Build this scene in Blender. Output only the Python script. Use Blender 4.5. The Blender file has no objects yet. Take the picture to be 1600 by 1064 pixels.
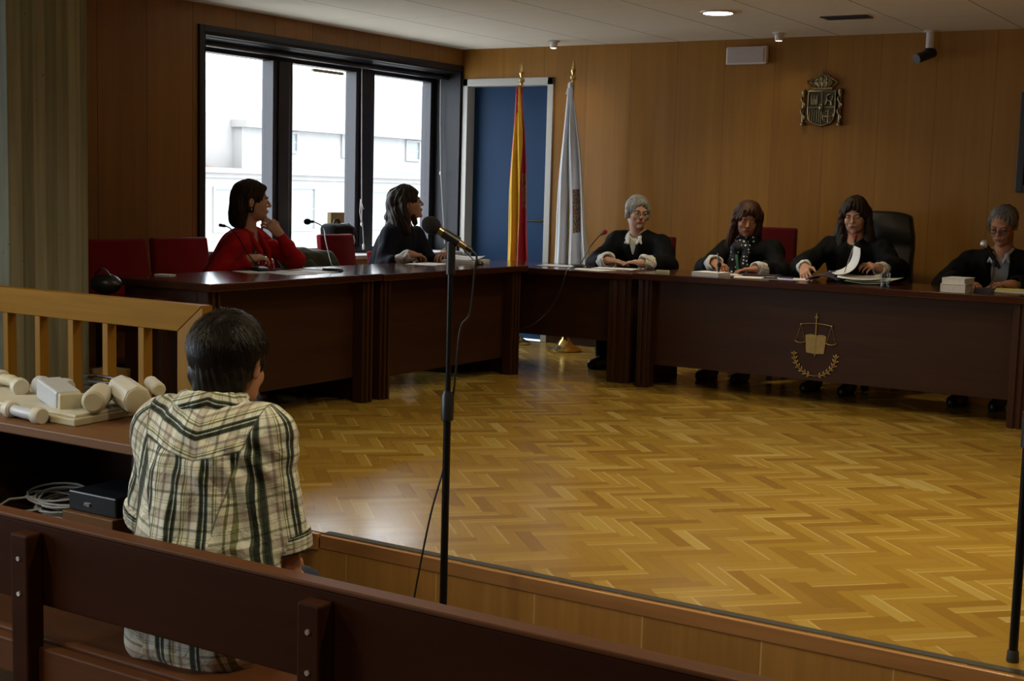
# Courtroom with a raised parquet platform, dark desks, seated people and a man in a plaid shirt on a bench.
SKY = 8.0
WARM = (1.0, .84, .52)
SPREAD = 2.4
DL = (9, 6, 3)
LAMPS = [(-1.2, 5.2, 22), (-1.2, 3.0, 16), (.6, 6.0, 14), (-3.4, 5.0, 8), (-2.7, 6.5, 10), (-3.4, 1.2, 16), (-1.2, .0, 16), (-5.2, 2.2, 12)]
EXPO = 0.0
import bpy, bmesh, math, random
import numpy as np
from mathutils import Vector, Matrix
random.seed(7); RNG = np.random.RandomState(11)
PI = math.pi
SC = bpy.context.scene
COL = SC.collection

# ------------------------------------------------------------------ mesh helpers
class MB:
    """collects shapes into one mesh"""
    def __init__(s): s.v = []; s.f = []; s.uv = None
    def add(s, vs, fs):
        o = len(s.v); s.v += [tuple(p) for p in vs]; s.f += [tuple(i + o for i in f) for f in fs]; return s
    def box(s, x0, x1, y0, y1, z0, z1, M=None):
        vs = [Vector((x, y, z)) for z in (z0, z1) for y in (y0, y1) for x in (x0, x1)]
        if M: vs = [M @ p for p in vs]
        return s.add(vs, [(0, 2, 3, 1), (4, 5, 7, 6), (0, 1, 5, 4), (2, 6, 7, 3), (0, 4, 6, 2), (1, 3, 7, 5)])
    def prism(s, pts, a0, a1, axis='y', M=None):
        n = len(pts); vs = []
        for a in (a0, a1):
            for (p, q) in pts:
                vs.append({'y': Vector((p, a, q)), 'z': Vector((p, q, a)), 'x': Vector((a, p, q))}[axis])
        if M: vs = [M @ p for p in vs]
        fs = [tuple(range(n)), tuple(range(2 * n - 1, n - 1, -1))] + [(i, i + n, (i + 1) % n + n, (i + 1) % n) for i in range(n)]
        return s.add(vs, fs)
    def tube(s, pts, r, n=10, caps=True, r_list=None):
        pts = [Vector(p) for p in pts]; m = len(pts); vs = []; fs = []
        up = None
        for i, p in enumerate(pts):
            t = (pts[min(i + 1, m - 1)] - pts[max(i - 1, 0)]).normalized()
            if up is None:
                up = Vector((0, 0, 1)) if abs(t.z) < .9 else Vector((1, 0, 0))
            a = t.cross(up)
            if a.length < 1e-5: a = t.orthogonal()
            a.normalize(); b = a.cross(t).normalized(); up = b
            rr = r_list[i] if r_list else r
            for k in range(n):
                an = 2 * PI * k / n
                vs.append(p + (a * math.cos(an) + b * math.sin(an)) * rr)
        for i in range(m - 1):
            for k in range(n):
                k2 = (k + 1) % n
                fs.append((i * n + k, i * n + k2, (i + 1) * n + k2, (i + 1) * n + k))
        if caps:
            fs.append(tuple(range(n - 1, -1, -1))); fs.append(tuple((m - 1) * n + k for k in range(n)))
        return s.add(vs, fs)
    def lathe(s, prof, c=(0, 0, 0), n=24, M=None, caps=True):
        vs = []; fs = []; m = len(prof); c = Vector(c)
        for (r, z) in prof:
            for k in range(n):
                an = 2 * PI * k / n
                p = Vector((r * math.cos(an), r * math.sin(an), z))
                vs.append((M @ p if M else p) + c)
        for i in range(m - 1):
            for k in range(n):
                k2 = (k + 1) % n
                fs.append((i * n + k, i * n + k2, (i + 1) * n + k2, (i + 1) * n + k))
        if caps: fs.append(tuple(range(n - 1, -1, -1))); fs.append(tuple((m - 1) * n + k for k in range(n)))
        return s.add(vs, fs)
    def ball(s, c, r, n=14, M=None):
        c = Vector(c); rx, ry, rz = (r, r, r) if isinstance(r, (int, float)) else r
        vs = []; fs = []; m = n // 2 + 1
        for i in range(m):
            th = PI * i / (m - 1)
            for k in range(n):
                an = 2 * PI * k / n
                p = Vector((rx * math.sin(th) * math.cos(an), ry * math.sin(th) * math.sin(an), -rz * math.cos(th)))
                vs.append((M @ p if M else p) + c)
        for i in range(m - 1):
            for k in range(n):
                k2 = (k + 1) % n
                fs.append((i * n + k, i * n + k2, (i + 1) * n + k2, (i + 1) * n + k))
        return s.add(vs, fs)
    def grid(s, fn, nu, nv, closed_u=False):
        vs = [fn(i / (nu if closed_u else nu - 1), j / (nv - 1)) for j in range(nv) for i in range(nu)]
        fs = []
        for j in range(nv - 1):
            for i in range(nu if closed_u else nu - 1):
                i2 = (i + 1) % nu
                fs.append((j * nu + i, j * nu + i2, (j + 1) * nu + i2, (j + 1) * nu + i))
        return s.add(vs, fs)

MW = {}
def setp(o, label=None, cat=None, group=None, kind=None):
    if label: o['label'] = label
    if cat: o['category'] = cat
    if group: o['group'] = group
    if kind: o['kind'] = kind
    return o
def empty(name, loc, label=None, cat=None, group=None, kind=None, rz=0):
    o = bpy.data.objects.new(name, None); COL.objects.link(o); o.empty_display_size = .1
    o.location = loc; o.rotation_euler = (0, 0, rz)
    MW[o.name] = Matrix.Translation(Vector(loc)) @ Matrix.Rotation(rz, 4, 'Z')
    return setp(o, label, cat, group, kind)
def weld(me, dist=1e-5):
    bm = bmesh.new(); bm.from_mesh(me); bmesh.ops.remove_doubles(bm, verts=bm.verts, dist=dist)
    bmesh.ops.recalc_face_normals(bm, faces=bm.faces); bm.to_mesh(me); bm.free()
def obj(name, mb, mat, parent=None, local=False, bevel=0, smooth=None, solid=0, subsurf=0, label=None, cat=None, group=None, kind=None, recalc=True, uv=None, org0=False):
    """links mb as one mesh object; local=True: vertices are already in the root frame of the parent"""
    me = bpy.data.meshes.new(name)
    vs = [Vector(p) for p in mb.v]
    if parent is None:
        lo = Vector([min(p[i] for p in vs) for i in range(3)]); hi = Vector([max(p[i] for p in vs) for i in range(3)])
        org = Vector((0, 0, 0)) if org0 else Vector(((lo.x + hi.x) / 2, (lo.y + hi.y) / 2, lo.z)); vs = [p - org for p in vs]
    elif not local:
        inv = MW[parent.name].inverted(); vs = [inv @ p for p in vs]
    me.from_pydata([tuple(p) for p in vs], [], mb.f)
    if uv:
        l = me.uv_layers.new(name='UVMap')
        for lp in me.loops: l.data[lp.index].uv = uv[lp.vertex_index]
    if recalc:
        bm = bmesh.new(); bm.from_mesh(me); bmesh.ops.recalc_face_normals(bm, faces=bm.faces); bm.to_mesh(me); bm.free()
    me.materials.append(mat)
    o = bpy.data.objects.new(name, me); COL.objects.link(o)
    if parent is None:
        o.location = org; MW[o.name] = Matrix.Translation(org)
    else:
        o.parent = parent; MW[o.name] = MW[parent.name].copy()
    if smooth:
        me.shade_smooth() if hasattr(me, 'shade_smooth') else None
        if smooth != 'all':
            me.set_sharp_from_angle(angle=math.radians(35))
    if solid:
        m = o.modifiers.new('s', 'SOLIDIFY'); m.thickness = solid; m.offset = 0
    if bevel:
        m = o.modifiers.new('b', 'BEVEL'); m.width = bevel; m.segments = 2; m.limit_method = 'ANGLE'; m.angle_limit = math.radians(40)
    if subsurf:
        m = o.modifiers.new('u', 'SUBSURF'); m.levels = subsurf; m.render_levels = subsurf
    return setp(o, label, cat, group, kind)
def copy_tree(o, parent=None):
    c = o.copy(); COL.objects.link(c)
    if parent: c.parent = parent
    MW[c.name] = MW[o.name].copy()
    for ch in list(o.children): copy_tree(ch, c)
    return c

# ------------------------------------------------------------------ implicit surfaces (bodies, cloth, hair)
def V(*a): return np.array(a, dtype=np.float64)
def nrm(v): v = np.asarray(v, float); return v / (np.linalg.norm(v) + 1e-12)
def cap(a, b, ra, rb=None, k=.02, sub=False):
    rb = ra if rb is None else rb; a = V(*a); b = V(*b); R = max(ra, rb)
    def fn(P):
        ab = b - a; L = ab @ ab + 1e-12
        t = np.clip(((P - a) @ ab) / L, 0, 1)
        return np.linalg.norm(P - a - t[..., None] * ab, axis=-1) - (ra + (rb - ra) * t)
    return dict(fn=fn, lo=np.minimum(a, b) - R, hi=np.maximum(a, b) + R, k=k, sub=sub)
def ell(c, r, R=None, k=.02, sub=False):
    c = V(*c); r = V(*r); R = np.eye(3) if R is None else np.asarray(R)
    def fn(P):
        q = (P - c) @ R
        k0 = np.linalg.norm(q / r, axis=-1); k1 = np.linalg.norm(q / (r * r), axis=-1) + 1e-9
        return k0 * (k0 - 1) / k1
    e = np.sqrt(((R * r) ** 2).sum(1))
    return dict(fn=fn, lo=c - e, hi=c + e, k=k, sub=sub)
def rbx(c, h, R=None, rd=.01, k=.02, sub=False):
    c = V(*c); h = V(*h); R = np.eye(3) if R is None else np.asarray(R)
    def fn(P):
        q = np.abs((P - c) @ R) - (h - rd)
        return np.linalg.norm(np.maximum(q, 0), axis=-1) + np.minimum(q.max(-1), 0) - rd
    e = np.abs(R) @ h
    return dict(fn=fn, lo=c - e, hi=c + e, k=k, sub=sub)
def sdf_mesh(prims, h):
    adds = [p for p in prims if not p['sub']]
    lo = np.min([p['lo'] for p in adds], 0) - 3 * h; hi = np.max([p['hi'] for p in adds], 0) + 3 * h
    n = np.ceil((hi - lo) / h).astype(int) + 1
    D = np.full(n, .08, np.float32)
    for p in prims:
        mg = p['k'] + 2.5 * h + .004
        a = np.clip(np.floor((p['lo'] - mg - lo) / h).astype(int), 0, n); b = np.clip(np.ceil((p['hi'] + mg - lo) / h).astype(int) + 1, 0, n)
        if (b <= a).any(): continue
        ax = [lo[i] + h * np.arange(a[i], b[i]) for i in range(3)]
        P = np.stack(np.meshgrid(*ax, indexing='ij'), -1)
        d = p['fn'](P).astype(np.float32); S = D[a[0]:b[0], a[1]:b[1], a[2]:b[2]]; k = max(p['k'], 1e-4)
        if p['sub']:
            e = -d; q = np.clip(.5 - .5 * (S - e) / k, 0, 1); S[...] = S * (1 - q) + e * q + k * q * (1 - q)
        else:
            q = np.clip(.5 + .5 * (S - d) / k, 0, 1); S[...] = S * (1 - q) + d * q - k * q * (1 - q)
    s = D < 0
    s[0] = s[-1] = False; s[:, 0] = s[:, -1] = False; s[:, :, 0] = s[:, :, -1] = False
    c = np.zeros(n - 1, np.int8)
    for i in (0, 1):
        for j in (0, 1):
            for k in (0, 1):
                c += s[i:n[0] - 1 + i, j:n[1] - 1 + j, k:n[2] - 1 + k]
    act = np.argwhere((c > 0) & (c < 8))
    idx = np.full(n - 1, -1, np.int32); idx[tuple(act.T)] = np.arange(len(act))
    acc = np.zeros((len(act), 3)); cnt = np.zeros(len(act))
    cs = [(i, j, k) for i in (0, 1) for j in (0, 1) for k in (0, 1)]
    val = {q: D[tuple((act + q).T)] for q in cs}; ins = {q: s[tuple((act + q).T)] for q in cs}
    for q in cs:
        for axx in range(3):
            if q[axx] == 0:
                r = list(q); r[axx] = 1; r = tuple(r)
                m = ins[q] != ins[r]
                t = np.clip(val[q] / (val[q] - val[r] + 1e-12), 0, 1)
                pt = np.array(q, float)[None] + np.zeros((len(act), 3)); pt[:, axx] = t
                acc[m] += pt[m]; cnt[m] += 1
    vs = lo + h * (act + acc / np.maximum(cnt, 1)[:, None])
    quads = []
    for axx in range(3):
        u, w = [i for i in range(3) if i != axx]
        sl = [slice(None)] * 3; sl2 = [slice(None)] * 3; sl[axx] = slice(0, -1); sl2[axx] = slice(1, None)
        A = s[tuple(sl)]; B = s[tuple(sl2)]
        e = np.argwhere(A != B); e = e[(e[:, u] > 0) & (e[:, w] > 0)]
        if not len(e): continue
        fl = A[tuple(e.T)]
        def cell(du, dw):
            q = e.copy(); q[:, u] -= du; q[:, w] -= dw; return idx[tuple(q.T)]
        Q = np.stack([cell(1, 1), cell(0, 1), cell(0, 0), cell(1, 0)], 1)
        if axx == 1: fl = ~fl
        Q[~fl] = Q[~fl][:, ::-1]
        quads.append(Q)
    Q = np.concatenate(quads)
    Q = Q[(Q >= 0).all(1)]
    return vs, Q
def relax(vs, Q, it=2, lam=.5):
    n = len(vs)
    for _ in range(it):
        s = np.zeros_like(vs); c = np.zeros(n)
        for a in range(4):
            i, j = Q[:, a], Q[:, (a + 1) % 4]
            for d in range(3):
                s[:, d] += np.bincount(i, vs[j, d], n) + np.bincount(j, vs[i, d], n)
            c += np.bincount(i, minlength=n) + np.bincount(j, minlength=n)
        vs = vs * (1 - lam) + lam * s / np.maximum(c, 1)[:, None]
    return vs
def vnormals(vs, Q):
    a = vs[Q[:, 2]] - vs[Q[:, 0]]; b = vs[Q[:, 3]] - vs[Q[:, 1]]; fn = np.cross(a, b)
    N = np.zeros_like(vs)
    for q in range(4):
        for d in range(3): N[:, d] += np.bincount(Q[:, q], fn[:, d], len(vs))
    return N / (np.linalg.norm(N, axis=1)[:, None] + 1e-12)
def wob(P, freq, seed=0, n=7, sc=(1, 1, 1)):
    r = np.random.RandomState(seed); o = np.zeros(len(P)); P = P * np.array(sc)
    for i in range(n):
        k = nrm(r.normal(size=3)) * freq * (.6 + r.rand() * 1.1)
        w = r.normal(size=3) * .6
        o += np.sin(P @ k + r.rand() * 6.28 + 1.2 * np.sin(P @ (w * freq * .5) + r.rand() * 6))
    return o / n ** .5
def sdf_obj(name, prims, h, mat, parent, wrinkle=None, it=2, attrs=None, label=None):
    vs, Q = sdf_mesh(prims, h); vs = relax(vs, Q, it)
    if wrinkle:
        N = vnormals(vs, Q); vs = vs + N * wrinkle(vs)[:, None]
    me = bpy.data.meshes.new(name)
    me.vertices.add(len(vs)); me.vertices.foreach_set('co', vs.astype(np.float32).ravel())
    me.loops.add(Q.size); me.loops.foreach_set('vertex_index', Q.astype(np.int32).ravel())
    me.polygons.add(len(Q)); me.polygons.foreach_set('loop_start', np.arange(0, Q.size, 4, dtype=np.int32))
    me.update(calc_edges=True); me.validate()
    me.polygons.foreach_set('use_smooth', np.ones(len(me.polygons), bool))
    if attrs:
        for an, arr in attrs(vs).items():
            at = me.attributes.new(an, 'FLOAT_VECTOR', 'POINT'); at.data.foreach_set('vector', arr.astype(np.float32).ravel())
    me.materials.append(mat)
    o = bpy.data.objects.new(name, me); COL.objects.link(o); o.parent = parent; MW[o.name] = MW[parent.name].copy()
    if label: o['label'] = label
    return o

# ------------------------------------------------------------------ materials
class NT:
    def __init__(s, name, rough=.5, spec=.5, metal=0, color=(.5, .5, .5)):
        s.m = bpy.data.materials.new(name); s.m.use_nodes = True; s.t = s.m.node_tree; s.n = s.t.nodes; s.l = s.t.links
        s.b = s.n['Principled BSDF']; s.b.inputs['Roughness'].default_value = rough; s.b.inputs['Metallic'].default_value = metal
        s.b.inputs['Specular IOR Level'].default_value = spec; s.b.inputs['Base Color'].default_value = (*color, 1)
        s.tc = None
    def co(s, which='Object'):
        if not s.tc: s.tc = s.n.new('ShaderNodeTexCoord')
        return s.tc.outputs[which]
    def put(s, sock, v):
        if hasattr(v, 'is_output') or isinstance(v, bpy.types.NodeSocket): s.l.new(v, sock)
        else: sock.default_value = v
    def math(s, op, a, b=0, c=0, clamp=False):
        n = s.n.new('ShaderNodeMath'); n.operation = op; n.use_clamp = clamp
        s.put(n.inputs[0], a); s.put(n.inputs[1], b)
        if op in ('MULTIPLY_ADD', 'COMPARE', 'SMOOTH_MIN'): s.put(n.inputs[2], c)
        return n.outputs[0]
    def mapping(s, v, scale=(1, 1, 1), loc=(0, 0, 0), rot=(0, 0, 0)):
        n = s.n.new('ShaderNodeMapping'); s.l.new(v, n.inputs[0]); n.inputs['Scale'].default_value = scale
        n.inputs['Location'].default_value = loc; n.inputs['Rotation'].default_value = rot; return n.outputs[0]
    def noise(s, v, scale, detail=4, rough=.55, dist=0):
        n = s.n.new('ShaderNodeTexNoise'); s.l.new(v, n.inputs['Vector']); n.inputs['Scale'].default_value = scale
        n.inputs['Detail'].default_value = detail; n.inputs['Roughness'].default_value = rough; n.inputs['Distortion'].default_value = dist
        return n.outputs[0]
    def ramp(s, f, stops, const=False):
        n = s.n.new('ShaderNodeValToRGB'); s.put(n.inputs[0], f); cr = n.color_ramp
        if const: cr.interpolation = 'CONSTANT'
        while len(cr.elements) < len(stops): cr.elements.new(.5)
        for e, (p, c) in zip(cr.elements, stops):
            e.position = p; e.color = (*(c if isinstance(c, tuple) else (c, c, c)), 1)
        return n.outputs[0]
    def mix(s, f, a, b, blend='MIX'):
        n = s.n.new('ShaderNodeMix'); n.data_type = 'RGBA'; n.blend_type = blend
        s.put(n.inputs[0], f)
        for i, x in ((6, a), (7, b)):
            if isinstance(x, tuple): x = (*x, 1)
            s.put(n.inputs[i], x)
        return n.outputs[2]
    def sep(s, v):
        n = s.n.new('ShaderNodeSeparateXYZ'); s.l.new(v, n.inputs[0]); return n.outputs
    def comb(s, x, y, z=0):
        n = s.n.new('ShaderNodeCombineXYZ')
        for i, q in enumerate((x, y, z)): s.put(n.inputs[i], q)
        return n.outputs[0]
    def color(s, c): s.put(s.b.inputs['Base Color'], c); return s
    def rough(s, r): s.put(s.b.inputs['Roughness'], r); return s
    def bump(s, hgt, strength=.2, dist=.002):
        n = s.n.new('ShaderNodeBump'); n.inputs['Strength'].default_value = strength; n.inputs['Distance'].default_value = dist
        s.l.new(hgt, n.inputs['Height']); s.l.new(n.outputs[0], s.b.inputs['Normal']); return s
    def attr(s, name):
        n = s.n.new('ShaderNodeAttribute'); n.attribute_name = name; return n.outputs['Vector']

def plain(name, c, rough=.5, metal=0, spec=.5, nscale=0, namp=.15, bump=0):
    t = NT(name, rough, spec, metal, c)
    if nscale:
        f = t.noise(t.co(), nscale, 3)
        t.color(t.mix(f, tuple(x * (1 - namp) for x in c), tuple(min(1, x * (1 + namp)) for x in c)))
        if bump: t.bump(f, bump, .002)
    return t.m
def wood(name, c1, c2, stretch=(1, 1, .06), scale=30, rough=.35, bump=.05, spec=.5, joints=None):
    """c1/c2: dark/light grain; stretch: small along the grain; joints: (axis, spacing, offset, width, dark)"""
    t = NT(name, rough, spec)
    v = t.mapping(t.co(), stretch)
    f = t.noise(v, scale, 6, .6, .3); g = t.noise(v, scale * .25, 3, .5, .6)
    f2 = t.math('ADD', t.math('MULTIPLY', f, .6), t.math('MULTIPLY', g, .4))
    c = t.ramp(f2, [(.3, c1), (.7, c2)])
    if joints:
        ax, sp, off, wd, dk = joints
        x = t.sep(t.co())[ax]; q = t.math('DIVIDE', t.math('SUBTRACT', x, off), sp)
        cell = t.math('FLOOR', t.math('ADD', q, .5)); wn = t.n.new('ShaderNodeTexWhiteNoise'); wn.noise_dimensions = '1D'
        t.l.new(t.math('ADD', t.math('FLOOR', q), .5), wn.inputs['W'])
        c = t.mix(.16, c, t.mix(wn.outputs[0], tuple(x * .55 for x in c1), tuple(min(1, x * 1.35) for x in c2)))
        d = t.math('ABSOLUTE', t.math('MULTIPLY', t.math('SUBTRACT', q, cell), sp))
        m = t.math('LESS_THAN', d, wd)
        c = t.mix(m, c, dk)
    t.color(c)
    if bump: t.bump(f2, bump, .002)
    return t.m

M = {}
M['panel'] = wood('oak_wall_panelling', (.255, .112, .017), (.35, .166, .028), (1, 1, .035), 34, .45, .03, .25, joints=(0, .41, -5.19, .0015, (.14, .062, .012)))
M['panelY'] = wood('oak_wall_panelling_side', (.25, .115, .025), (.34, .17, .042), (1, 1, .035), 34, .42, .03, .3, joints=(1, .41, .2, .0022, (.05, .022, .008)))
M['fascia'] = wood('platform_fascia_wood', (.30, .14, .035), (.46, .24, .065), (1, 1, .05), 40, .4, .04, .4, joints=(0, .406, -3.1, .0025, (.55, .38, .15)))
M['nosing'] = wood('nosing_wood', (.33, .15, .05), (.46, .23, .085), (.05, 1, 1), 40, .35)
M['beech'] = wood('light_beech', (.24, .115, .014), (.33, .17, .022), (.06, 1, 1), 30, .55, spec=.08)
M['beechV'] = wood('light_beech_upright', (.24, .115, .014), (.33, .17, .022), (1, 1, .06), 30, .5, spec=.18)
M['mahog'] = wood('dark_mahogany', (.028, .0095, .0042), (.048, .018, .007), (.08, 1, 1), 30, .42, .03, .28)
M['mahogV'] = wood('dark_mahogany_upright', (.030, .010, .0045), (.052, .019, .008), (1, 1, .08), 30, .42, .03, .28)
M['mahogT'] = wood('polished_mahogany_top', (.035, .010, .006), (.065, .021, .011), (.08, .6, 1), 26, .13, .02)
M['bench'] = wood('red_brown_bench', (.026, .0070, .0026), (.040, .0118, .0042), (.06, 1, 1), 26, .6, .03, .06)
M['seatw'] = wood('bench_seat_wood', (.075, .026, .009), (.115, .042, .014), (.06, 1, 1), 26, .5, .03, .15)
M['table'] = wood('table_walnut', (.12, .052, .018), (.18, .084, .030), (.06, 1, 1), 26, .5, .03, .3)

def make_parquet():
    t = NT('herringbone_parquet', .25, .9)
    W, n = .0555, 5
    co = t.mapping(t.co(), (1 / W, 1 / W, 1), rot=(0, 0, PI / 4))
    x, y, z = t.sep(co)
    i = t.math('FLOOR', x); j = t.math('FLOOR', y)
    k = t.math('FLOORED_MODULO', t.math('SUBTRACT', i, j), 2 * n)
    hor = t.math('LESS_THAN', k, n - .5)
    fx = t.math('SUBTRACT', x, i); fy = t.math('SUBTRACT', y, j)
    kv = t.math('SUBTRACT', 2 * n - 1, k)
    def sel(a, b):  # hor ? a : b
        return t.math('ADD', t.math('MULTIPLY', hor, a), t.math('MULTIPLY', t.math('SUBTRACT', 1, hor), b))
    idx = sel(t.math('SUBTRACT', i, k), i); idy = sel(j, t.math('SUBTRACT', j, kv))
    al = sel(t.math('ADD', k, fx), t.math('ADD', kv, fy)); ac = sel(fy, fx)
    wn = t.n.new('ShaderNodeTexWhiteNoise'); wn.noise_dimensions = '3D'; t.l.new(t.comb(idx, idy, hor), wn.inputs['Vector'])
    r = wn.outputs['Value']; wc = t.sep(wn.outputs['Color'])
    base = t.ramp(r, [(0, (.295, .160, .024)), (.25, (.365, .218, .034)), (.6, (.405, .252, .041)), (.92, (.44, .283, .05)), (.97, (.47, .335, .08)), (1, (.53, .40, .13))])
    g = t.noise(t.comb(t.math('ADD', t.math('MULTIPLY', al, .35), t.math('MULTIPLY', r, 50)), t.math('MULTIPLY', ac, 3.2), t.math('MULTIPLY', r, 9)), 2.4, 4, .6, .5)
    base = t.mix(t.math('MULTIPLY', g, .5), base, t.mix(1.0, base, (.62, .55, .45), 'MULTIPLY'))
    # light sapwood strip down one side of some planks
    sap = t.math('MULTIPLY', t.math('GREATER_THAN', wc[0], .66), t.math('GREATER_THAN', ac, .80))
    base = t.mix(t.math('MULTIPLY', sap, .55), base, (.56, .42, .16))
    e1 = t.math('MINIMUM', ac, t.math('SUBTRACT', 1, ac)); e2 = t.math('MINIMUM', al, t.math('SUBTRACT', n, al))
    e = t.math('MINIMUM', e1, e2)
    jt = t.math('LESS_THAN', e, .022)
    base = t.mix(t.math('MULTIPLY', jt, .30), base, (.13, .065, .015))
    big = t.noise(t.co(), 1.1, 3)
    t.color(base)
    t.rough(t.math('ADD', .175, t.math('ADD', t.math('MULTIPLY', big, .06), t.math('MULTIPLY', wc[1], .05))))
    # every plank lies at a slightly different tilt
    hgt = t.math('ADD', t.math('MULTIPLY', t.math('SUBTRACT', ac, .5), t.math('SUBTRACT', wc[2], .5)), t.math('MULTIPLY', g, .12))
    t.bump(hgt, .10, .003)
    return t.m
M['parquet'] = make_parquet()

def make_ceiling():
    t = NT('ceiling_panels', .85, .2)
    x, y, z = t.sep(t.co())
    def line(v, sp, off, wd):
        q = t.math('DIVIDE', t.math('SUBTRACT', v, off), sp)
        d = t.math('MULTIPLY', t.math('ABSOLUTE', t.math('SUBTRACT', q, t.math('ROUND', q))), sp)
        return t.math('LESS_THAN', d, wd)
    l1 = line(x, .652, .45, .0035)
    par = t.math('MODULO', t.math('ABSOLUTE', t.math('FLOOR', t.math('DIVIDE', t.math('SUBTRACT', x, .45), .652))), 2)
    l2 = line(t.math('ADD', y, t.math('MULTIPLY', par, .1)), 1.3, .2, .0025)
    m = t.math('MAXIMUM', l1, t.math('MULTIPLY', l2, .6))
    n = t.noise(t.co(), 2.0, 3); n2 = t.noise(t.co(), 180, 2)
    c = t.mix(n, (.80, .76, .66), (.86, .82, .72)); c = t.mix(t.math('MULTIPLY', n2, .12), c, (.4, .36, .3))
    t.color(t.mix(m, c, (.16, .11, .07)))
    return t.m
M['ceiling'] = make_ceiling()
def make_concrete():
    t = NT('board_marked_concrete', .85, .25)
    v = t.mapping(t.co(), (1, 1, .03)); f = t.noise(v, 26, 6, .65, .4); g = t.noise(t.mapping(t.co(), (1, 1, .12)), 5, 4)
    x, y, z = t.sep(t.co())
    q = t.math('MULTIPLY', t.math('ADD', x, y), 14); wn = t.n.new('ShaderNodeTexWhiteNoise'); wn.noise_dimensions = '1D'; t.l.new(t.math('FLOOR', q), wn.inputs['W'])
    ff = t.math('ADD', t.math('ADD', t.math('MULTIPLY', f, .5), t.math('MULTIPLY', g, .3)), t.math('MULTIPLY', wn.outputs[0], .2))
    c = t.ramp(ff, [(.28, (.12, .125, .095)), (.5, (.25, .26, .20)), (.72, (.40, .41, .34))])
    ho = t.noise(t.co(), 45, 2); hole = t.math('GREATER_THAN', ho, .74)
    t.color(t.mix(hole, c, (.04, .038, .03))); t.bump(ff, .5, .006)
    return t.m
M['concrete'] = make_concrete()
def fabric(name, c, sheen=.3, rough=.85, nscale=220, amp=.22, fold=0):
    t = NT(name, rough, .12); f = t.noise(t.co(), nscale, 3)
    g = t.noise(t.co(), 6, 3)
    k = t.math('ADD', t.math('MULTIPLY', f, .5), t.math('MULTIPLY', g, .5))
    t.color(t.mix(k, tuple(x * (1 - amp) for x in c), tuple(min(1, x * (1 + amp)) for x in c)))
    t.b.inputs['Sheen Weight'].default_value = sheen; t.bump(f, .12, .001)
    return t.m
M['red'] = fabric('red_upholstery', (.22, .007, .010), .12)
M['redshade'] = fabric('red_upholstery_in_shade', (.085, .004, .006), .05)  # same red upholstery, with the shade by the back wall put into its colour
M['jacket'] = fabric('red_jacket_cloth', (.42, .010, .014), .05)
M['robe'] = fabric('black_robe_cloth', (.0045, .0045, .0052), .0, .8)
M['robeb'] = fabric('blue_black_robe_cloth', (.009, .010, .018), .0, .8)
M['white'] = fabric('white_shirt_cloth', (.62, .62, .60), .1)
M['greyshirt'] = fabric('pale_grey_shirt_cloth', (.30, .32, .36), .1)
M['blackcloth'] = fabric('black_trouser_cloth', (.012, .012, .013), .1)
M['jeans'] = fabric('dark_denim', (.025, .033, .055), .1)
M['olive'] = fabric('olive_coat_cloth', (.055, .055, .030), .2)
M['flagwhite'] = fabric('white_flag_cloth', (.60, .62, .66), .2, .8, 300, .05)
def lace():
    t = NT('white_lace', .85, .2)
    v = t.n.new('ShaderNodeTexVoronoi'); v.inputs['Scale'].default_value = 95; t.l.new(t.co(), v.inputs['Vector'])
    v2 = t.n.new('ShaderNodeTexVoronoi'); v2.inputs['Scale'].default_value = 42; v2.feature = 'DISTANCE_TO_EDGE'; t.l.new(t.co(), v2.inputs['Vector'])
    m = t.math('LESS_THAN', v.outputs['Distance'], .28)
    m2 = t.math('LESS_THAN', v2.outputs['Distance'], .05)
    c = t.mix(m, (.60, .59, .56), (.10, .10, .11)); c = t.mix(m2, c, (.68, .67, .64)); t.color(c); t.bump(v.outputs['Distance'], .5, .003)
    return t.m
M['lace'] = lace()
def dots():
    t = NT('polka_dot_scarf', .7, .3)
    v = t.n.new('ShaderNodeTexVoronoi'); v.inputs['Scale'].default_value = 38; v.inputs['Randomness'].default_value = .35; t.l.new(t.co(), v.inputs['Vector'])
    t.color(t.mix(t.math('LESS_THAN', v.outputs['Distance'], .26), (.006, .007, .013), (.62, .66, .72)))
    return t.m
M['dots'] = dots()
def floral():
    t = NT('patterned_blouse', .7, .3)
    f = t.noise(t.co(), 26, 3, .6, 1.5)
    t.color(t.ramp(f, [(0, (.04, .04, .06)), (.42, (.16, .16, .18)), (.5, (.5, .48, .44)), (.58, (.30, .22, .24)), (.66, (.10, .11, .15))], True))
    return t.m
M['floral'] = floral()
def skin(name, c):
    t = NT(name, .6, .25, 0, c)
    f = t.noise(t.co(), 30, 4); g = t.noise(t.co(), 7, 2)
    a = t.mix(f, tuple(x * .86 for x in c), tuple(min(1, x * 1.12) for x in c))
    t.color(t.mix(t.math('MULTIPLY', g, .35), a, (c[0] * 1.02, c[1] * .72, c[2] * .66)))
    t.b.inputs['Subsurface Weight'].default_value = .06; t.b.inputs['Subsurface Radius'].default_value = (.012, .004, .002)
    t.bump(f, .06, .001)
    return t.m
M['skin'] = skin('skin', (.46, .25, .165))
M['skinp'] = skin('pale_skin', (.52, .31, .225))
M['skinm'] = skin('tan_skin', (.40, .20, .125))
def hair(name, c, c2, rough=.5):
    t = NT(name, rough, .22)
    f = t.noise(t.mapping(t.co(), (1, 1, .13)), 150, 4, .6, .3); g = t.noise(t.mapping(t.co(), (1, 1, .3)), 18, 3)
    k = t.math('ADD', t.math('MULTIPLY', f, .6), t.math('MULTIPLY', g, .4))
    t.color(t.ramp(k, [(.35, c), (.66, c2)])); t.bump(k, .7, .004)
    return t.m
M['hblack'] = hair('black_hair', (.005, .004, .0035), (.024, .017, .012), .4)
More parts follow.
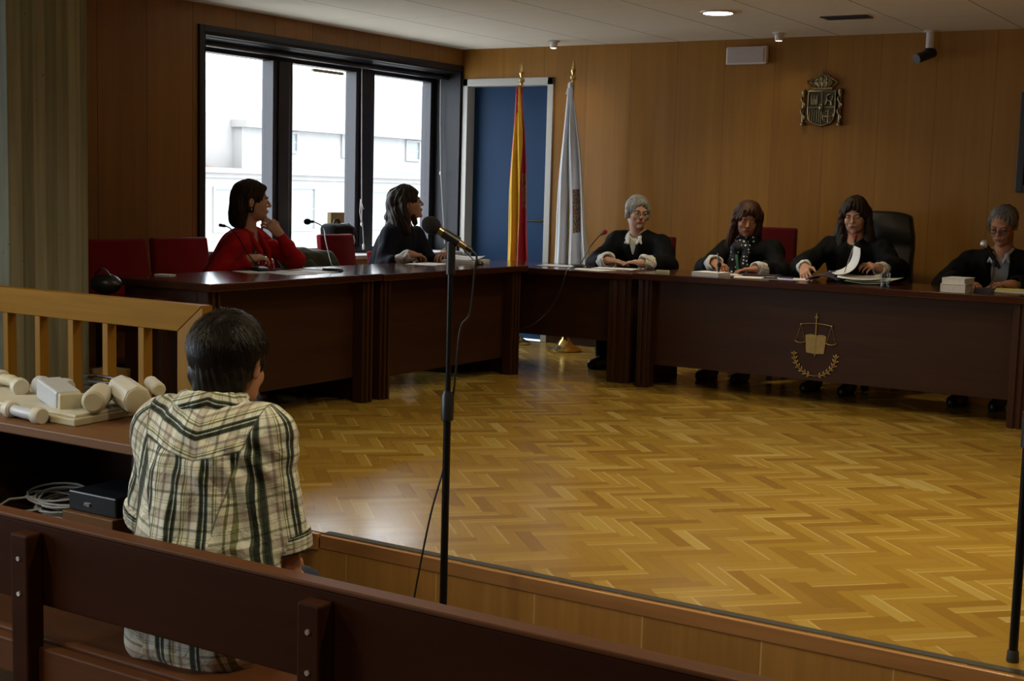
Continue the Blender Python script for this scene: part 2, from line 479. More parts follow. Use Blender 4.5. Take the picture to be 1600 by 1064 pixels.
M['hdark'] = hair('dark_brown_hair', (.010, .006, .004), (.04, .022, .014))
M['hbrown'] = hair('auburn_brown_hair', (.018, .008, .005), (.085, .036, .02))
M['hgrey'] = hair('grey_hair', (.14, .14, .135), (.42, .42, .41), .5)
M['hgrey2'] = hair('dark_grey_hair', (.05, .05, .048), (.19, .19, .18), .5)
M['lip'] = plain('lip', (.30, .075, .065), .4)
M['eyew'] = plain('eye_white', (.6, .58, .55), .15)
M['eyed'] = plain('iris', (.012, .008, .006), .1)
M['black'] = plain('black_plastic', (.010, .010, .011), .38)
M['blackm'] = plain('black_metal', (.014, .014, .015), .3, .6)
M['frame'] = plain('dark_window_metal', (.022, .021, .026), .38, .3, .5, 40, .1)
M['reveal'] = plain('dark_window_lining', (.010, .010, .013), .45, .0, .25, 40, .1)
M['sill'] = plain('pale_sill', (.5, .5, .5), .5)
M['leather'] = plain('black_leather', (.012, .012, .012), .33, 0, .5, 60, .3, .25)
M['brass'] = plain('polished_brass', (.62, .42, .14), .18, 1, .5, 20, .1)
M['brassd'] = plain('dull_brass', (.34, .23, .085), .38, 1, .5, 60, .35, .3)
M['street'] = plain('pale_paving', (.5, .49, .47), .9)
M['brassw'] = plain('wall_crest_brass', (.20, .16, .085), .36, 1, .5, 60, .35, .3)
M['bronze'] = plain('aged_bronze', (.060, .050, .032), .34, 1, .5, 80, .5, .5)
M['gold'] = plain('gold', (.7, .5, .2), .25, 1)
M['chrome'] = plain('chrome', (.7, .7, .7), .12, 1)
M['redfoam'] = plain('red_foam', (.22, .008, .012), .8)
M['foam'] = plain('black_foam', (.006, .006, .007), .95)
M['grille'] = plain('silver_grille', (.5, .5, .5), .35, .8, .5, 300, .3, .3)
M['brasstone'] = plain('champagne_metal', (.38, .30, .18), .3, .9)
M['paper'] = plain('white_paper', (.74, .74, .75), .7, 0, .3, 8, .03)
M['paperb'] = plain('printed_paper', (.64, .64, .66), .7, 0, .3, 90, .12)
M['papery'] = plain('yellow_paper', (.70, .66, .22), .7)
M['papergreen'] = plain('pale_green_folder', (.60, .66, .42), .7)
M['binder'] = plain('dark_purple_cover', (.045, .035, .06), .5)
M['plast'] = plain('pale_grey_plastic', (.60, .57, .48), .45, 0, .5, 14, .08)
M['plast2'] = plain('blue_grey_plastic', (.50, .53, .58), .4, 0, .5, 14, .08)
M['cream'] = plain('cream_plastic', (.52, .47, .32), .5, 0, .5, 14, .1)
M['cardb'] = plain('brown_cardboard', (.33, .20, .08), .8, 0, .3, 20, .15)
M['tan'] = plain('tan_cardboard', (.46, .35, .18), .8)
M['cable'] = plain('white_cable', (.42, .42, .42), .5)
M['rubber'] = plain('dark_rubber_strip', (.025, .022, .02), .6)
M['doorblue'] = plain('blue_painted_door', (.009, .036, .095), .5, 0, .14, 3, .1)
M['doorframe'] = plain('grey_white_door_frame', (.50, .49, .46), .45, 0, .5, 6, .05)
M['lowfloor'] = wood('audience_floor', (.06, .04, .025), (.09, .06, .04), (.1, 1, 1), 20, .5)
M['wallpaint'] = plain('rear_wall_paint', (.42, .36, .27), .7)
M['emerg'] = plain('emergency_light_cover', (.66, .60, .58), .35, 0, .5, 30, .04)
M['facade'] = plain('white_facade', (.27, .265, .26), .9, 0, .2, .9, .05)
M['facadeg'] = plain('grey_stone_facade', (.235, .225, .22), .9, 0, .2, 1.2, .15)
M['winext'] = plain('outside_window_glass', (.17, .19, .21), .4)
M['rooftile'] = plain('red_roof_tiles', (.26, .18, .16), .9, 0, .2, 3, .15)
def glassmat(name, tint=(.96, .98, .98), gl=.07):
    t = NT(name); o = t.n['Material Output']; t.n.remove(t.b)
    a = t.n.new('ShaderNodeBsdfTransparent'); a.inputs[0].default_value = (*tint, 1)
    b = t.n.new('ShaderNodeBsdfGlossy'); b.inputs['Roughness'].default_value = .02
    f = t.n.new('ShaderNodeLayerWeight'); f.inputs[0].default_value = .5
    fac = t.math('ADD', .035, t.math('MULTIPLY', t.math('POWER', f.outputs['Facing'], 4), .5))
    mx = t.n.new('ShaderNodeMixShader'); t.l.new(fac, mx.inputs[0]); t.l.new(a.outputs[0], mx.inputs[1]); t.l.new(b.outputs[0], mx.inputs[2])
    t.l.new(mx.outputs[0], o.inputs[0]); return t.m
M['glass'] = glassmat('window_glass'); M['lens'] = glassmat('clear_glass', (.9, .92, .92))
def emis(name, c, s):
    t = NT(name, .4, .3, 0, c); t.b.inputs['Emission Color'].default_value = (*c, 1); t.b.inputs['Emission Strength'].default_value = s; return t.m
M['lampon'] = emis('lit_lamp_diffuser', (1, .93, .78), 14)
M['lampspot'] = emis('lit_spot_lens', (1, .9, .75), 8)

def plaid():
    t = NT('plaid_shirt_cloth', .85, .2)
    A = t.attr('fabA'); B = t.attr('fabB'); Cc = t.attr('fabC')
    ax, ay, yk = t.sep(A); bx, by, sl = t.sep(B); cx, cy, dd = t.sep(Cc)
    yk = t.math('GREATER_THAN', yk, 0); slm = t.math('GREATER_THAN', sl, 0)
    def sel(m, a, b): return t.math('ADD', t.math('MULTIPLY', m, a), t.math('MULTIPLY', t.math('SUBTRACT', 1, m), b))
    u = sel(slm, cx, sel(yk, bx, ax)); v = sel(slm, cy, sel(yk, by, ay))
    def fr(x, p, o=0): return t.math('FRACT', t.math('DIVIDE', t.math('ADD', x, 10 + o), p))
    cream = (.76, .77, .70)
    W = (1, 1, 1); G2 = (.12, .16, .14); O = (.34, .36, .19); L = (.56, .50, .50); K = (.035, .045, .040)
    col = t.ramp(fr(u, .072), [(0, W), (.13, (.86, .86, .74)), (.17, G2), (.20, K), (.30, G2), (.33, (.8, .86, .80)), (.36, K), (.43, G2), (.47, W), (.60, O), (.66, W), (.70, O), (.73, (.95, .93, .85)), (.86, L), (.95, W)], True)
    row = t.ramp(fr(v, .086), [(0, W), (.10, L), (.17, (.72, .66, .66)), (.30, L), (.36, (.55, .58, .40)), (.39, W), (.55, (.62, .64, .52)), (.58, W), (.62, (.62, .64, .52)), (.65, W), (.83, (.36, .38, .33)), (.91, W)], True)
    c = t.mix(1.0, cream, col, 'MULTIPLY'); c = t.mix(.85, c, row, 'MULTIPLY')
    seam = t.math('LESS_THAN', t.math('ABSOLUTE', t.sep(A)[2]), .0022)
    seam = t.math('MULTIPLY', seam, t.math('SUBTRACT', 1, slm))
    seam2 = t.math('LESS_THAN', t.math('ABSOLUTE', sl), .0022)
    sm = t.math('MAXIMUM', seam, seam2)
    t.color(t.mix(t.math('MULTIPLY', sm, .7), c, (.08, .08, .07)))
    f = t.noise(t.co(), 420, 2); g = t.noise(t.co(), 22, 4, .55, 1.0)
    t.bump(t.math('ADD', t.math('MULTIPLY', f, .08), g), .55, .016)
    t.b.inputs['Sheen Weight'].default_value = .15
    return t.m
M['plaid'] = plaid()
def spain():
    t = NT('red_yellow_red_flag_cloth', .7, .3)
    uv = t.sep(t.co('UV')); s = t.math('ADD', uv[0], t.math('MULTIPLY', uv[1], .58))
    c = t.ramp(s, [(0, (.42, .018, .02)), (.38, (.72, .43, .03)), (.93, (.36, .012, .025))], True)
    d1 = t.math('LESS_THAN', t.math('ABSOLUTE', t.math('SUBTRACT', uv[0], .84)), .12)
    d2 = t.math('LESS_THAN', t.math('ABSOLUTE', t.math('SUBTRACT', uv[1], .50)), .085)
    n = t.noise(t.co('UV'), 40, 2)
    m = t.math('MULTIPLY', t.math('MULTIPLY', d1, d2), t.math('GREATER_THAN', n, .47))
    t.color(t.mix(m, c, (.30, .22, .07))); t.b.inputs['Sheen Weight'].default_value = .3
    return t.m
M['spain'] = spain()
def galicia():
    t = NT('white_flag_with_blue_band', .75, .3)
    uv = t.sep(t.co('UV')); s = t.math('ADD', uv[0], t.math('MULTIPLY', uv[1], .10))
    c = t.ramp(s, [(0, (.66, .67, .70)), (.40, (.30, .38, .50)), (.455, (.66, .67, .70))], True)
    du = t.math('ABSOLUTE', t.math('SUBTRACT', uv[0], .66)); dv = t.math('ABSOLUTE', t.math('SUBTRACT', uv[1], .58))
    inside = t.math('MULTIPLY', t.math('LESS_THAN', du, .055), t.math('LESS_THAN', dv, .10))
    n = t.noise(t.co('UV'), 60, 2)
    em = t.ramp(n, [(0, (.05, .07, .16)), (.45, (.34, .24, .08)), (.55, (.22, .05, .05))], True)
    t.color(t.mix(inside, c, em)); return t.m
M['galicia'] = galicia()

# ------------------------------------------------------------------ camera (48 mm lens, eye level about 1.58 m over the audience floor)
cam = bpy.data.cameras.new('camera'); cam.sensor_width = 36; cam.lens = 2127 * 36 / 1600; cam.clip_end = 200
cam_o = bpy.data.objects.new('camera', cam); COL.objects.link(cam_o)
Rw = Matrix(((0.84532, -0.08169, 0.52798), (0.53353, 0.07943, -0.84204), (0.02684, 0.99349, 0.11072)))
cam_o.matrix_world = Matrix.Translation((0, 0, 1.30)) @ Rw.to_4x4()
SC.camera = cam_o

XL, YB, ZC, ZF = -6.85, 9.984, 2.495, -.28     # left wall, back wall, ceiling, audience floor (platform floor is z = 0)
XR, YF = 2.6, -5.2
def st(name, mb, mat, label=None, **k): return obj(name, mb, mat, kind='structure', label=label, org0=True, **k)

# ------------------------------------------------------------------ setting
st('floor', MB().box(XL - .2, XR + .2, YF - .2, 3.84, ZF - .1, ZF), M['lowfloor'], 'dark audience floor below the platform')
st('platform', MB().box(XL - .02, XR + .1, 3.866, YB + .02, -.10, 0).box(-3.225, XR, 3.85, 3.866, -.10, 0), M['parquet'], 'raised herringbone parquet platform floor')
st('trim_1', MB().box(-3.225, XR, 3.832, 3.8495, -.052, -.002).box(XL, -3.232, 3.826, 3.8495, -.060, .002), M['nosing'], 'wooden nosing along the platform edge', bevel=.003)
st('platform_riser', MB().box(XL, XR, 3.835, 3.849, ZF, -.0525).box(XL, XR, 3.849, 3.90, ZF, -.101), M['fascia'], 'panelled wooden riser under the platform nosing')
st('trim_2', MB().box(-3.225, XR, 3.852, 3.888, 0, .0025), M['rubber'], 'dark strip along the platform edge')
st('ceiling', MB().box(XL - .2, XR + .2, YF - .2, YB + .2, ZC, ZC + .1), M['ceiling'], 'cream panelled ceiling')
# back wall with the door opening
DX0, DX1, DZ = -6.79, -5.955, 2.19
st('wall_back', MB().box(DX1, XR + .2, YB, YB + .2, -.1, ZC).box(XL - .2, DX0, YB, YB + .2, -.1, ZC).box(DX0, DX1, YB, YB + .2, DZ, ZC), M['panel'], 'oak panelled back wall')
# left wall with the window opening, and a second window beside the audience
WY0, WY1, WZ0, WZ1 = 6.85, 9.965, .72, 2.31
VY0, VY1 = -3.4, 2.6
g = MB()
g.box(XL - .4, XL, YF, VY0, ZF, ZC).box(XL - .4, XL, VY1, WY0, ZF, ZC).box(XL - .4, XL, WY1, YB + .2, ZF, ZC)
g.box(XL - .4, XL, WY0, WY1, ZF, WZ0).box(XL - .4, XL, WY0, WY1, WZ1, ZC)
g.box(XL - .4, XL, VY0, VY1, ZF, .55).box(XL - .4, XL, VY0, VY1, WZ1, ZC)
st('wall_left', g, M['panelY'], 'oak panelled left wall around the window')
st('wall_right', MB().box(XR, XR + .2, YF, YB + .2, ZF, ZC), M['panelY'])
st('wall_front', MB().box(XL - .2, XR + .2, YF - .2, YF, ZF, ZC), M['wallpaint'])
# window
def window(n, y0, y1, z0, z1, muls, jamb=True, label=None):
    w = empty('window_%d' % n, (XL, (y0 + y1) / 2, z0), label, kind='structure')
    D = .36
    # lining of the recess
    b = MB().box(XL - D, XL + .012, y0 - .0, y0 + .02, z0, z1).box(XL - D, XL + .012, y1 - .02, y1, z0, z1).box(XL - D, XL + .012, y0 + .02, y1 - .02, z1 - .02, z1)
    obj('reveal', b, M['reveal'], w)
    b = MB().box(XL, XL + .02, y0 - .045, y0, z0 - .03, z1 + .045).box(XL, XL + .02, y0, y1 - .002, z1, z1 + .045).box(XL, XL + .02, y1 - .002, min(y1 + .045, YB - .002), z0, z1 + .045)
    obj('casing', b, M['frame'], w, bevel=.003)
    xg = XL - .30
    zb, zt = z0 + .07, z1 - .10
    b = MB().box(xg - .05, xg + .05, y0 + .02, y1 - .02, zt, z1 - .02).box(xg - .05, xg + .05, y0 + .02, y1 - .02, z0 + .02, zb)
    ys = [y0 + .02] + [m for pr in muls for m in pr] + [y1 - .02]
    b.box(xg - .05, xg + .05, ys[0], ys[0] + .05, zb, zt).box(xg - .05, xg + .05, ys[-1] - .07, ys[-1], zb, zt)
    obj('window_frame', b, M['frame'], w, bevel=.004)
    for a, c in muls:
        obj('mullion', MB().box(xg - .03, xg + .085, a, c, zb, zt).box(xg + .085, xg + .10, a + .05, c - .05, zb, zt), M['frame'], w, bevel=.004)
    segs = [(ys[0] + .05, muls[0][0])] + [(muls[i][1], muls[i + 1][0]) for i in range(len(muls) - 1)] + [(muls[-1][1], ys[-1] - .07)]
    for a, c in segs:
        obj('glass_pane', MB().box(xg - .004, xg + .004, a, c, zb, zt), M['glass'], w)
    obj('window_sill', MB().box(XL - D, XL + .05, y0, y1, z0 - .012, z0 + .02), M['sill'], w, bevel=.004)
    return w
W1 = window(1, WY0, WY1, WZ0, WZ1, [(7.80, 8.02), (8.79, 9.03)], label='dark metal framed window of three tall panes')
obj('roller_rail', MB().tube([(XL - .12, WY0 + .03, WZ1 - .06), (XL - .12, WY1 - .03, WZ1 - .06)], .022, 12), M['frame'], W1, smooth=True)
# half-open vent tab at the top of the middle pane
obj('vent_tab', MB().box(-7.085, -7.06, 8.25, 8.62, 2.165, 2.188), M['cream'], W1)
window(2, VY0, VY1, .55, WZ1, [(-1.45, -1.3), (.55, .7)], label='window beside the audience seats')
# cords of the blind
for (y, zs, knot) in ((9.90, (2.25, 1.42, .80), 1.42), (8.80, (2.25, .98), .98)):
    x = XL - .17
    pts = [(x, y, zs[0]), (x, y + .01, (zs[0] + zs[1]) / 2), (x + .03, y - .01, zs[1])] + ([(x + .06, y + .03, zs[2])] if len(zs) > 2 else [])
    c = obj('blind_cord', MB().tube(pts, .0035, 6), M['cable'], label='thin white blind cord hanging at the right window jamb' if y > 9 else 'thin white blind cord hanging by the middle window post', cat='cord', smooth=True)
    mb = MB().ball((x + .03, y - .01, knot), (.012, .012, .02), 10)
    if y < 9:
        mb.tube([(x + .03, y - .01, knot), (x + .04, y - .05, knot + .10), (x + .03, y - .03, knot + .20), (x + .03, y + .01, knot + .12)], .004, 6)
        mb.tube([(x + .03, y, knot), (x + .035, y + .01, knot - .16)], .003, 6).lathe([(.006, 0), (.011, .01), (.011, .04), (.005, .05)], (x + .035, y + .01, knot - .21), 10)
    obj('cord_knot', mb, M['cable'], c, smooth=True)
# door
d = empty('door_1', ((DX0 + DX1) / 2, YB, 0), 'blue door in a pale frame', kind='structure')
f = MB().box(XL + .022, DX0 + .012, YB - .015, YB + .13, 0, DZ + .05).box(DX1 - .012, DX1 + .045, YB - .015, YB + .13, 0, DZ + .05).box(XL + .022, DX1 + .045, YB - .015, YB + .13, DZ - .012, DZ + .05)
obj('door_frame', f, M['doorframe'], d, bevel=.003)
obj('door_leaf', MB().box(DX0 + .012, DX1 - .012, YB + .10, YB + .14, .004, DZ - .014), M['doorblue'], d, bevel=.002)
obj('door_handle', MB().tube([(-6.02, YB + .10, 1.03), (-6.02, YB + .045, 1.03)], .010).tube([(-6.02, YB + .045, 1.03), (-6.16, YB + .045, 1.03)], .009).lathe([(.024, 0), (.024, .008)], (-6.02, YB + .092, 1.03), 16, Matrix.Rotation(PI / 2, 3, 'X')), M['bronze'], d, smooth=True)
st('baseboard_back', MB().box(DX1 + .046, XR, YB - .012, YB - .001, 0, .07), M['mahog'], 'low skirting on the back wall')
# concrete pillar
st('pillar', MB().box(-6.55, -5.60, 4.306, 4.793, 0, ZC - .001), M['concrete'], 'board-marked concrete pillar on the left', bevel=.006)

# ------------------------------------------------------------------ world and what stands outside
w = bpy.data.worlds.new('world'); SC.world = w; w.use_nodes = True
nt = w.node_tree; bg = nt.nodes['Background']
tcn = nt.nodes.new('ShaderNodeTexCoord'); sx = nt.nodes.new('ShaderNodeSeparateXYZ'); nt.links.new(tcn.outputs['Generated'], sx.inputs[0])
cr = nt.nodes.new('ShaderNodeValToRGB'); nt.links.new(sx.outputs[2], cr.inputs[0])
cr.color_ramp.elements[0].position = .0; cr.color_ramp.elements[0].color = (.80, .86, .95, 1); cr.color_ramp.elements[1].position = .5; cr.color_ramp.elements[1].color = (.95, .98, 1.0, 1)
nt.links.new(cr.outputs[0], bg.inputs[0]); bg.inputs[1].default_value = SKY
st('street', MB().box(-60, XL - .6, -30, 60, -7.2, -7.0), M['street'])
b = empty('neighbouring_building', (-24.2, 28, -7), 'pale building across the street seen through the window', 'building')
g = MB().box(-30, -24, 18, 46, -7, 1.62)
obj('wall', g, M['facade'], b)
obj('cornice', MB().box(-24.3, -23.8, 18, 46, 1.50, 1.62).box(-24.2, -23.9, 18, 46, 1.38, 1.50), M['facadeg'], b)
obj('upper_wall', MB().box(-30, -24.6, 26.0, 46, 1.62, 2.75), M['facade'], b)
obj('upper_wall', MB().box(-30, -24.9, 18.0, 26.0, 1.62, 3.0), M['facadeg'], b)
obj('eaves', MB().box(-30, -24.35, 25.9, 46, 2.68, 2.86), M['facadeg'], b)
obj('roof', MB().prism([(24.7, 1.63), (21.0, 2.7), (21.0, 1.63)], -24.85, -24.3, 'x'), M['rooftile'], b)
obj('roof', MB().prism([(26.0, 2.87), (46, 2.87), (46, 4.3), (30, 4.3)], -30, -24.8, 'x'), M['facade'], b)
for (y0, y1, z0, z1) in ((27.25, 27.6, 2.15, 2.6), (27.7, 28.05, 2.15, 2.6), (30.0, 30.8, 2.10, 2.62), (27.15, 28.1, .1, 1.15), (24.4, 25.3, .1, 1.1), (30.6, 31.7, .1, 1.1), (33.0, 33.6, 2.1, 2.6)):
    xf = -24.0 if z0 < 1.5 else -24.6
    o = obj('window', MB().box(xf, xf + .06, y0 - .06, y1 + .06, z0 - .06, z0).box(xf, xf + .06, y0 - .06, y1 + .06, z1, z1 + .06).box(xf, xf + .06, y0 - .06, y0, z0, z1).box(xf, xf + .06, y1, y1 + .06, z0, z1).box(xf, xf + .03, y0, y1, (z0 + z1) / 2 - .02, (z0 + z1) / 2 + .02), M['facade'], b)
    obj('pane', MB().box(xf, xf + .015, y0, y1, z0, z1), M['winext'], o)

# ------------------------------------------------------------------ lamps and ceiling fittings
def area(name, loc, size, power, color, spread=PI, rot=(0, 0, 0), shape='DISK'):
    l = bpy.data.lights.new(name, 'AREA'); l.shape = shape; l.size = size; l.energy = power; l.color = color; l.spread = spread
    o = bpy.data.objects.new(name, l); COL.objects.link(o); o.location = loc; o.rotation_euler = rot; return o
def downlight(x, y, p, label, lit=True):
    t = empty('downlight', (x, y, ZC - .014), label, 'ceiling light', 'round ceiling downlights')
    obj('ring', MB().lathe([(.098, -.012), (.118, -.010), (.12, 0), (.098, 0), (.098, -.012)], (x, y, ZC - .0005), 32, caps=False), M['emerg'], t, smooth=True)
    obj('diffuser', MB().lathe([(.001, -.003), (.094, -.002), (.096, -.006)], (x, y, ZC - .002), 32), M['lampon'] if lit else M['glass'], t, smooth=True)
    if p: area('downlight_lamp', (x, y, ZC - .03), .2, p, WARM, SPREAD)
downlight(-3.765, 8.45, DL[0], 'lit round downlight in the ceiling above the bench of judges')
for (x, y, p) in LAMPS: downlight(x, y, p, 'unseen lit round downlight over the front of the room')
def spot(x, y, p, label):
    t = empty('spotlight', (x, y, ZC - .06), label, 'spotlight', 'small ceiling spots near the back wall')
    obj('housing', MB().lathe([(.045, 0), (.05, -.004), (.05, -.012), (.034, -.018), (.03, -.055), (.026, -.06)], (x, y, ZC - .0005), 24, caps=False), M['emerg'], t, smooth=True)
    obj('lens', MB().lathe([(.001, -.002), (.022, -.001), (.022, 0)], (x, y, ZC - .061), 20), M['lampspot'], t, smooth=True)
    if p:
        l = bpy.data.lights.new('spot_lamp', 'SPOT'); l.energy = p; l.color = WARM; l.spot_size = math.radians(110); l.spot_blend = 1; l.shadow_soft_size = .03
        o = bpy.data.objects.new('spot_lamp', l); COL.objects.link(o); o.location = (x, y, ZC - .075)
        o.rotation_euler = (math.radians(12), 0, 0)
spot(-5.70, 9.60, DL[1], 'small bright ceiling spot above the flags')
spot(-3.81, 9.66, DL[2], 'small bright ceiling spot above the boxy emergency light')
t = empty('ceiling_vent', (-3.075, 8.98, ZC - .01), 'dark narrow slotted vent in the ceiling', 'vent')
obj('vent_frame', MB().box(-3.23, -2.92, 8.90, 8.92, ZC - .008, ZC - .0005).box(-3.23, -2.92, 9.04, 9.06, ZC - .008, ZC - .0005).box(-3.23, -3.21, 8.92, 9.04, ZC - .008, ZC - .0005).box(-2.94, -2.92, 8.92, 9.04, ZC - .008, ZC - .0005), M['frame'], t)
g = MB().box(-3.21, -2.94, 8.92, 9.04, ZC - .003, ZC - .0008)
for i in range(5): g.box(-3.21, -2.94, 8.93 + i * .022, 8.937 + i * .022, ZC - .009, ZC - .003)
obj('slat_panel', g, M['frame'], t)
t = empty('emergency_light', (-4.175, YB - .03, 2.30), 'white boxy emergency light high on the back wall', 'emergency light')
obj('housing', MB().box(-4.345, -4.01, YB - .055, YB - .001, 2.298, 2.434), M['emerg'], t, bevel=.012)
g = MB().box(-4.325, -4.03, YB - .062, YB - .052, 2.312, 2.42)
for i in range(9): g.box(-4.32, -4.035, YB - .0645, YB - .061, 2.318 + i * .0112, 2.323 + i * .0112)
obj('diffuser', g, plain('emergency_light_diffuser', (.52, .46, .46), .2), t)
t = empty('security_camera', (-2.77, 9.90, 2.28), 'dark security camera on a short pipe under the ceiling', 'camera')
obj('pipe', MB().tube([(-2.77, 9.90, ZC - .001), (-2.77, 9.90, 2.36)], .028, 16).lathe([(.05, 0), (.05, .012)], (-2.77, 9.90, ZC - .013), 20), M['emerg'], t, smooth=True)
obj('camera_body', MB().tube([(-2.75, 9.93, 2.345), (-2.83, 9.80, 2.29)], .036, 16).ball((-2.77, 9.90, 2.345), .04), M['black'], t, smooth=True)
t = empty('wall_picture', (-1.9, YB - .02, 1.37), 'dark framed picture at the right end of the back wall', 'picture')
obj('frame', MB().box(-2.135, -2.085, YB - .03, YB - .001, 1.37, 2.06).box(-1.60, -1.55, YB - .03, YB - .001, 1.37, 2.06).box(-2.085, -1.60, YB - .03, YB - .001, 2.01, 2.06).box(-2.085, -1.60, YB - .03, YB - .001, 1.37, 1.42), M['black'], t, bevel=.004)
obj('canvas', MB().box(-2.085, -1.60, YB - .014, YB - .006, 1.42, 2.01), plain('dark_canvas', (.03, .03, .035), .5), t)

# ------------------------------------------------------------------ coat of arms on the wall (relief)
t = empty('coat_of_arms', (-3.565, YB - .02, 1.81), 'bronze coat of arms with crown and two columns on the back wall', 'coat of arms')
cx = -3.565; yb = YB
shield = [(-.108, .26), (.108, .26), (.108, .10), (.10, .05), (.075, .02), (0, -.005), (-.075, .02), (-.10, .05), (-.108, .10)]
g = MB().prism([(cx + x, 1.83 + z) for x, z in shield], yb - .022, yb - .001)
obj('shield', g, M['bronze'], t, bevel=.004)
g = MB()
rim = [(cx + x * .97, yb - .024, 1.83 + .128 + (z - .128) * .97) for x, z in shield]; g.tube(rim + [rim[0]], .007, 8)
g.box(cx - .1, cx + .1, yb - .029, yb - .02, 1.965, 1.973).box(cx - .004, cx + .004, yb - .029, yb - .02, 1.835, 2.085)
for i in range(5): g.box(cx - .092 + i * .018, cx - .084 + i * .018, yb - .030, yb - .02, 1.86, 1.955)
g.box(cx - .085, cx - .03, yb - .032, yb - .02, 1.99, 2.03)                       # castle
for i in range(3): g.box(cx - .085 + i * .0215, cx - .073 + i * .0215, yb - .034, yb - .02, 2.03, 2.058)
g.tube([(cx + .03, yb - .028, 1.985), (cx + .045, yb - .03, 2.02), (cx + .04, yb - .03, 2.05), (cx + .06, yb - .03, 2.06)], .009, 8)   # lion
g.tube([(cx + .045, yb - .028, 2.02), (cx + .075, yb - .03, 2.01), (cx + .08, yb - .03, 1.985)], .009, 8).tube([(cx + .075, yb - .028, 2.01), (cx + .088, yb - .03, 2.05)], .005, 8)
for i in range(4):                                                               # chains
    a = i * PI / 4; g.tube([(cx + .055 - .042 * math.cos(a), yb - .027, 1.90 - .042 * math.sin(a)), (cx + .055 + .042 * math.cos(a), yb - .027, 1.90 + .042 * math.sin(a))], .004, 6)
g.tube([(cx + .055 + .042 * math.cos(a), yb - .027, 1.90 + .042 * math.sin(a)) for a in [i * PI / 8 for i in range(17)]], .004, 6)
g.ball((cx, yb - .026, 1.968), (.024, .012, .03), 16)
for a in (0, 2.1, 4.2): g.ball((cx + .009 * math.cos(a), yb - .040, 1.968 + .011 * math.sin(a)), .005, 8)
obj('quarterings', g, M['brassw'], t, smooth=True)
g = MB()
for i in range(13):
    a = PI * (1.0 - i / 12); g.ball((cx + .075 * math.cos(a), yb - .025 - .01 * math.sin(a), 2.115 + .0), .006, 8)
g.box(cx - .078, cx + .078, yb - .034, yb - .004, 2.098, 2.113)
for k in range(-3, 4):
    s_ = k / 3; top = 2.205 - abs(s_) * .03
    g.tube([(cx + s_ * .07, yb - .026, 2.112), (cx + s_ * .115, yb - .034, 2.15), (cx + s_ * .10, yb - .032, top - .01), (cx + s_ * .03, yb - .026, 2.208)], .0065, 8)
    g.ball((cx + s_ * .112, yb - .042, 2.16), .008, 8)
g.ball((cx, yb - .024, 2.155), (.085, .014, .045), 16).ball((cx, yb - .026, 2.217), .011, 10).box(cx - .003, cx + .003, yb - .03, yb - .022, 2.222, 2.248).box(cx - .010, cx + .010, yb - .03, yb - .022, 2.233, 2.239)
obj('crown', g, M['brassw'], t, smooth=True)
for s_ in (-1, 1):
    x = cx + s_ * .142
    g = MB().lathe([(.020, 0), (.022, .012), (.013, .022), (.012, .22), (.020, .235), (.022, .25)], (x, yb - .020, 1.835), 14)
    g.tube([(x + .016 * math.sin(a * 1.0), yb - .034 - .0 * a, 1.87 + a * .0145) for a in range(0, 13)], .006, 6)
    g.ball((x, yb - .02, 2.095), (.018, .014, .014), 10)
    obj('column', g, M['brassw'], t, smooth=True)

# ------------------------------------------------------------------ desks
def desk(loc, rz, w, dep, h, label, lcol=True, rcol=True, cw=.10, panel_z=.15, overhang=.0, group='dark wooden desks of the court'):
    t = empty('court_desk', loc, label, 'desk', group, rz=rz)
    obj('desktop', MB().box(0, w, 0, dep, h - .042, h), M['mahogT'], t, local=True, bevel=.006)
    for side, on in ((0, lcol), (1, rcol)):
        x0 = .03 if side == 0 else w - .03 - cw
        if on:
            g = MB().box(x0, x0 + cw, .045, .12, 0, h - .042).box(x0 + cw * .22, x0 + cw * .42, .030, .05, .0, h - .042).box(x0 + cw * .60, x0 + cw * .80, .030, .05, .0, h - .042)
            obj('column', g, M['mahogV'], t, local=True, bevel=.004)
        xs = x0 + (0 if side == 0 else cw - .035)
        obj('side_panel', MB().box(xs, xs + .035, .12, dep - .05, 0, h - .042), M['mahogV'], t, local=True, bevel=.003)
    obj('modesty_panel', MB().box(.066, w - .066, .12, .145, panel_z, h - .042), M['mahog'], t, local=True)
    return t
R90 = PI / 2
D1 = desk((-4.985, 5.04, 0), R90, 1.44, .71, .775, 'dark wooden desk at which the woman in red sits')
D2 = desk((-4.985, 6.49, 0), R90, 1.655, .71, .77, 'dark wooden desk at which the dark-haired woman by the door sits', panel_z=.12)
D3 = desk((-5.68, 8.17, 0), 0, 1.50, .72, .752, 'set-back corner desk of the grey-haired woman, floor showing beneath', lcol=False, cw=.17, panel_z=.27)
D4 = desk((-4.15, 8.10, 0), 0, 2.57, .68, .765, 'long dark wooden desk bearing the golden scales emblem')
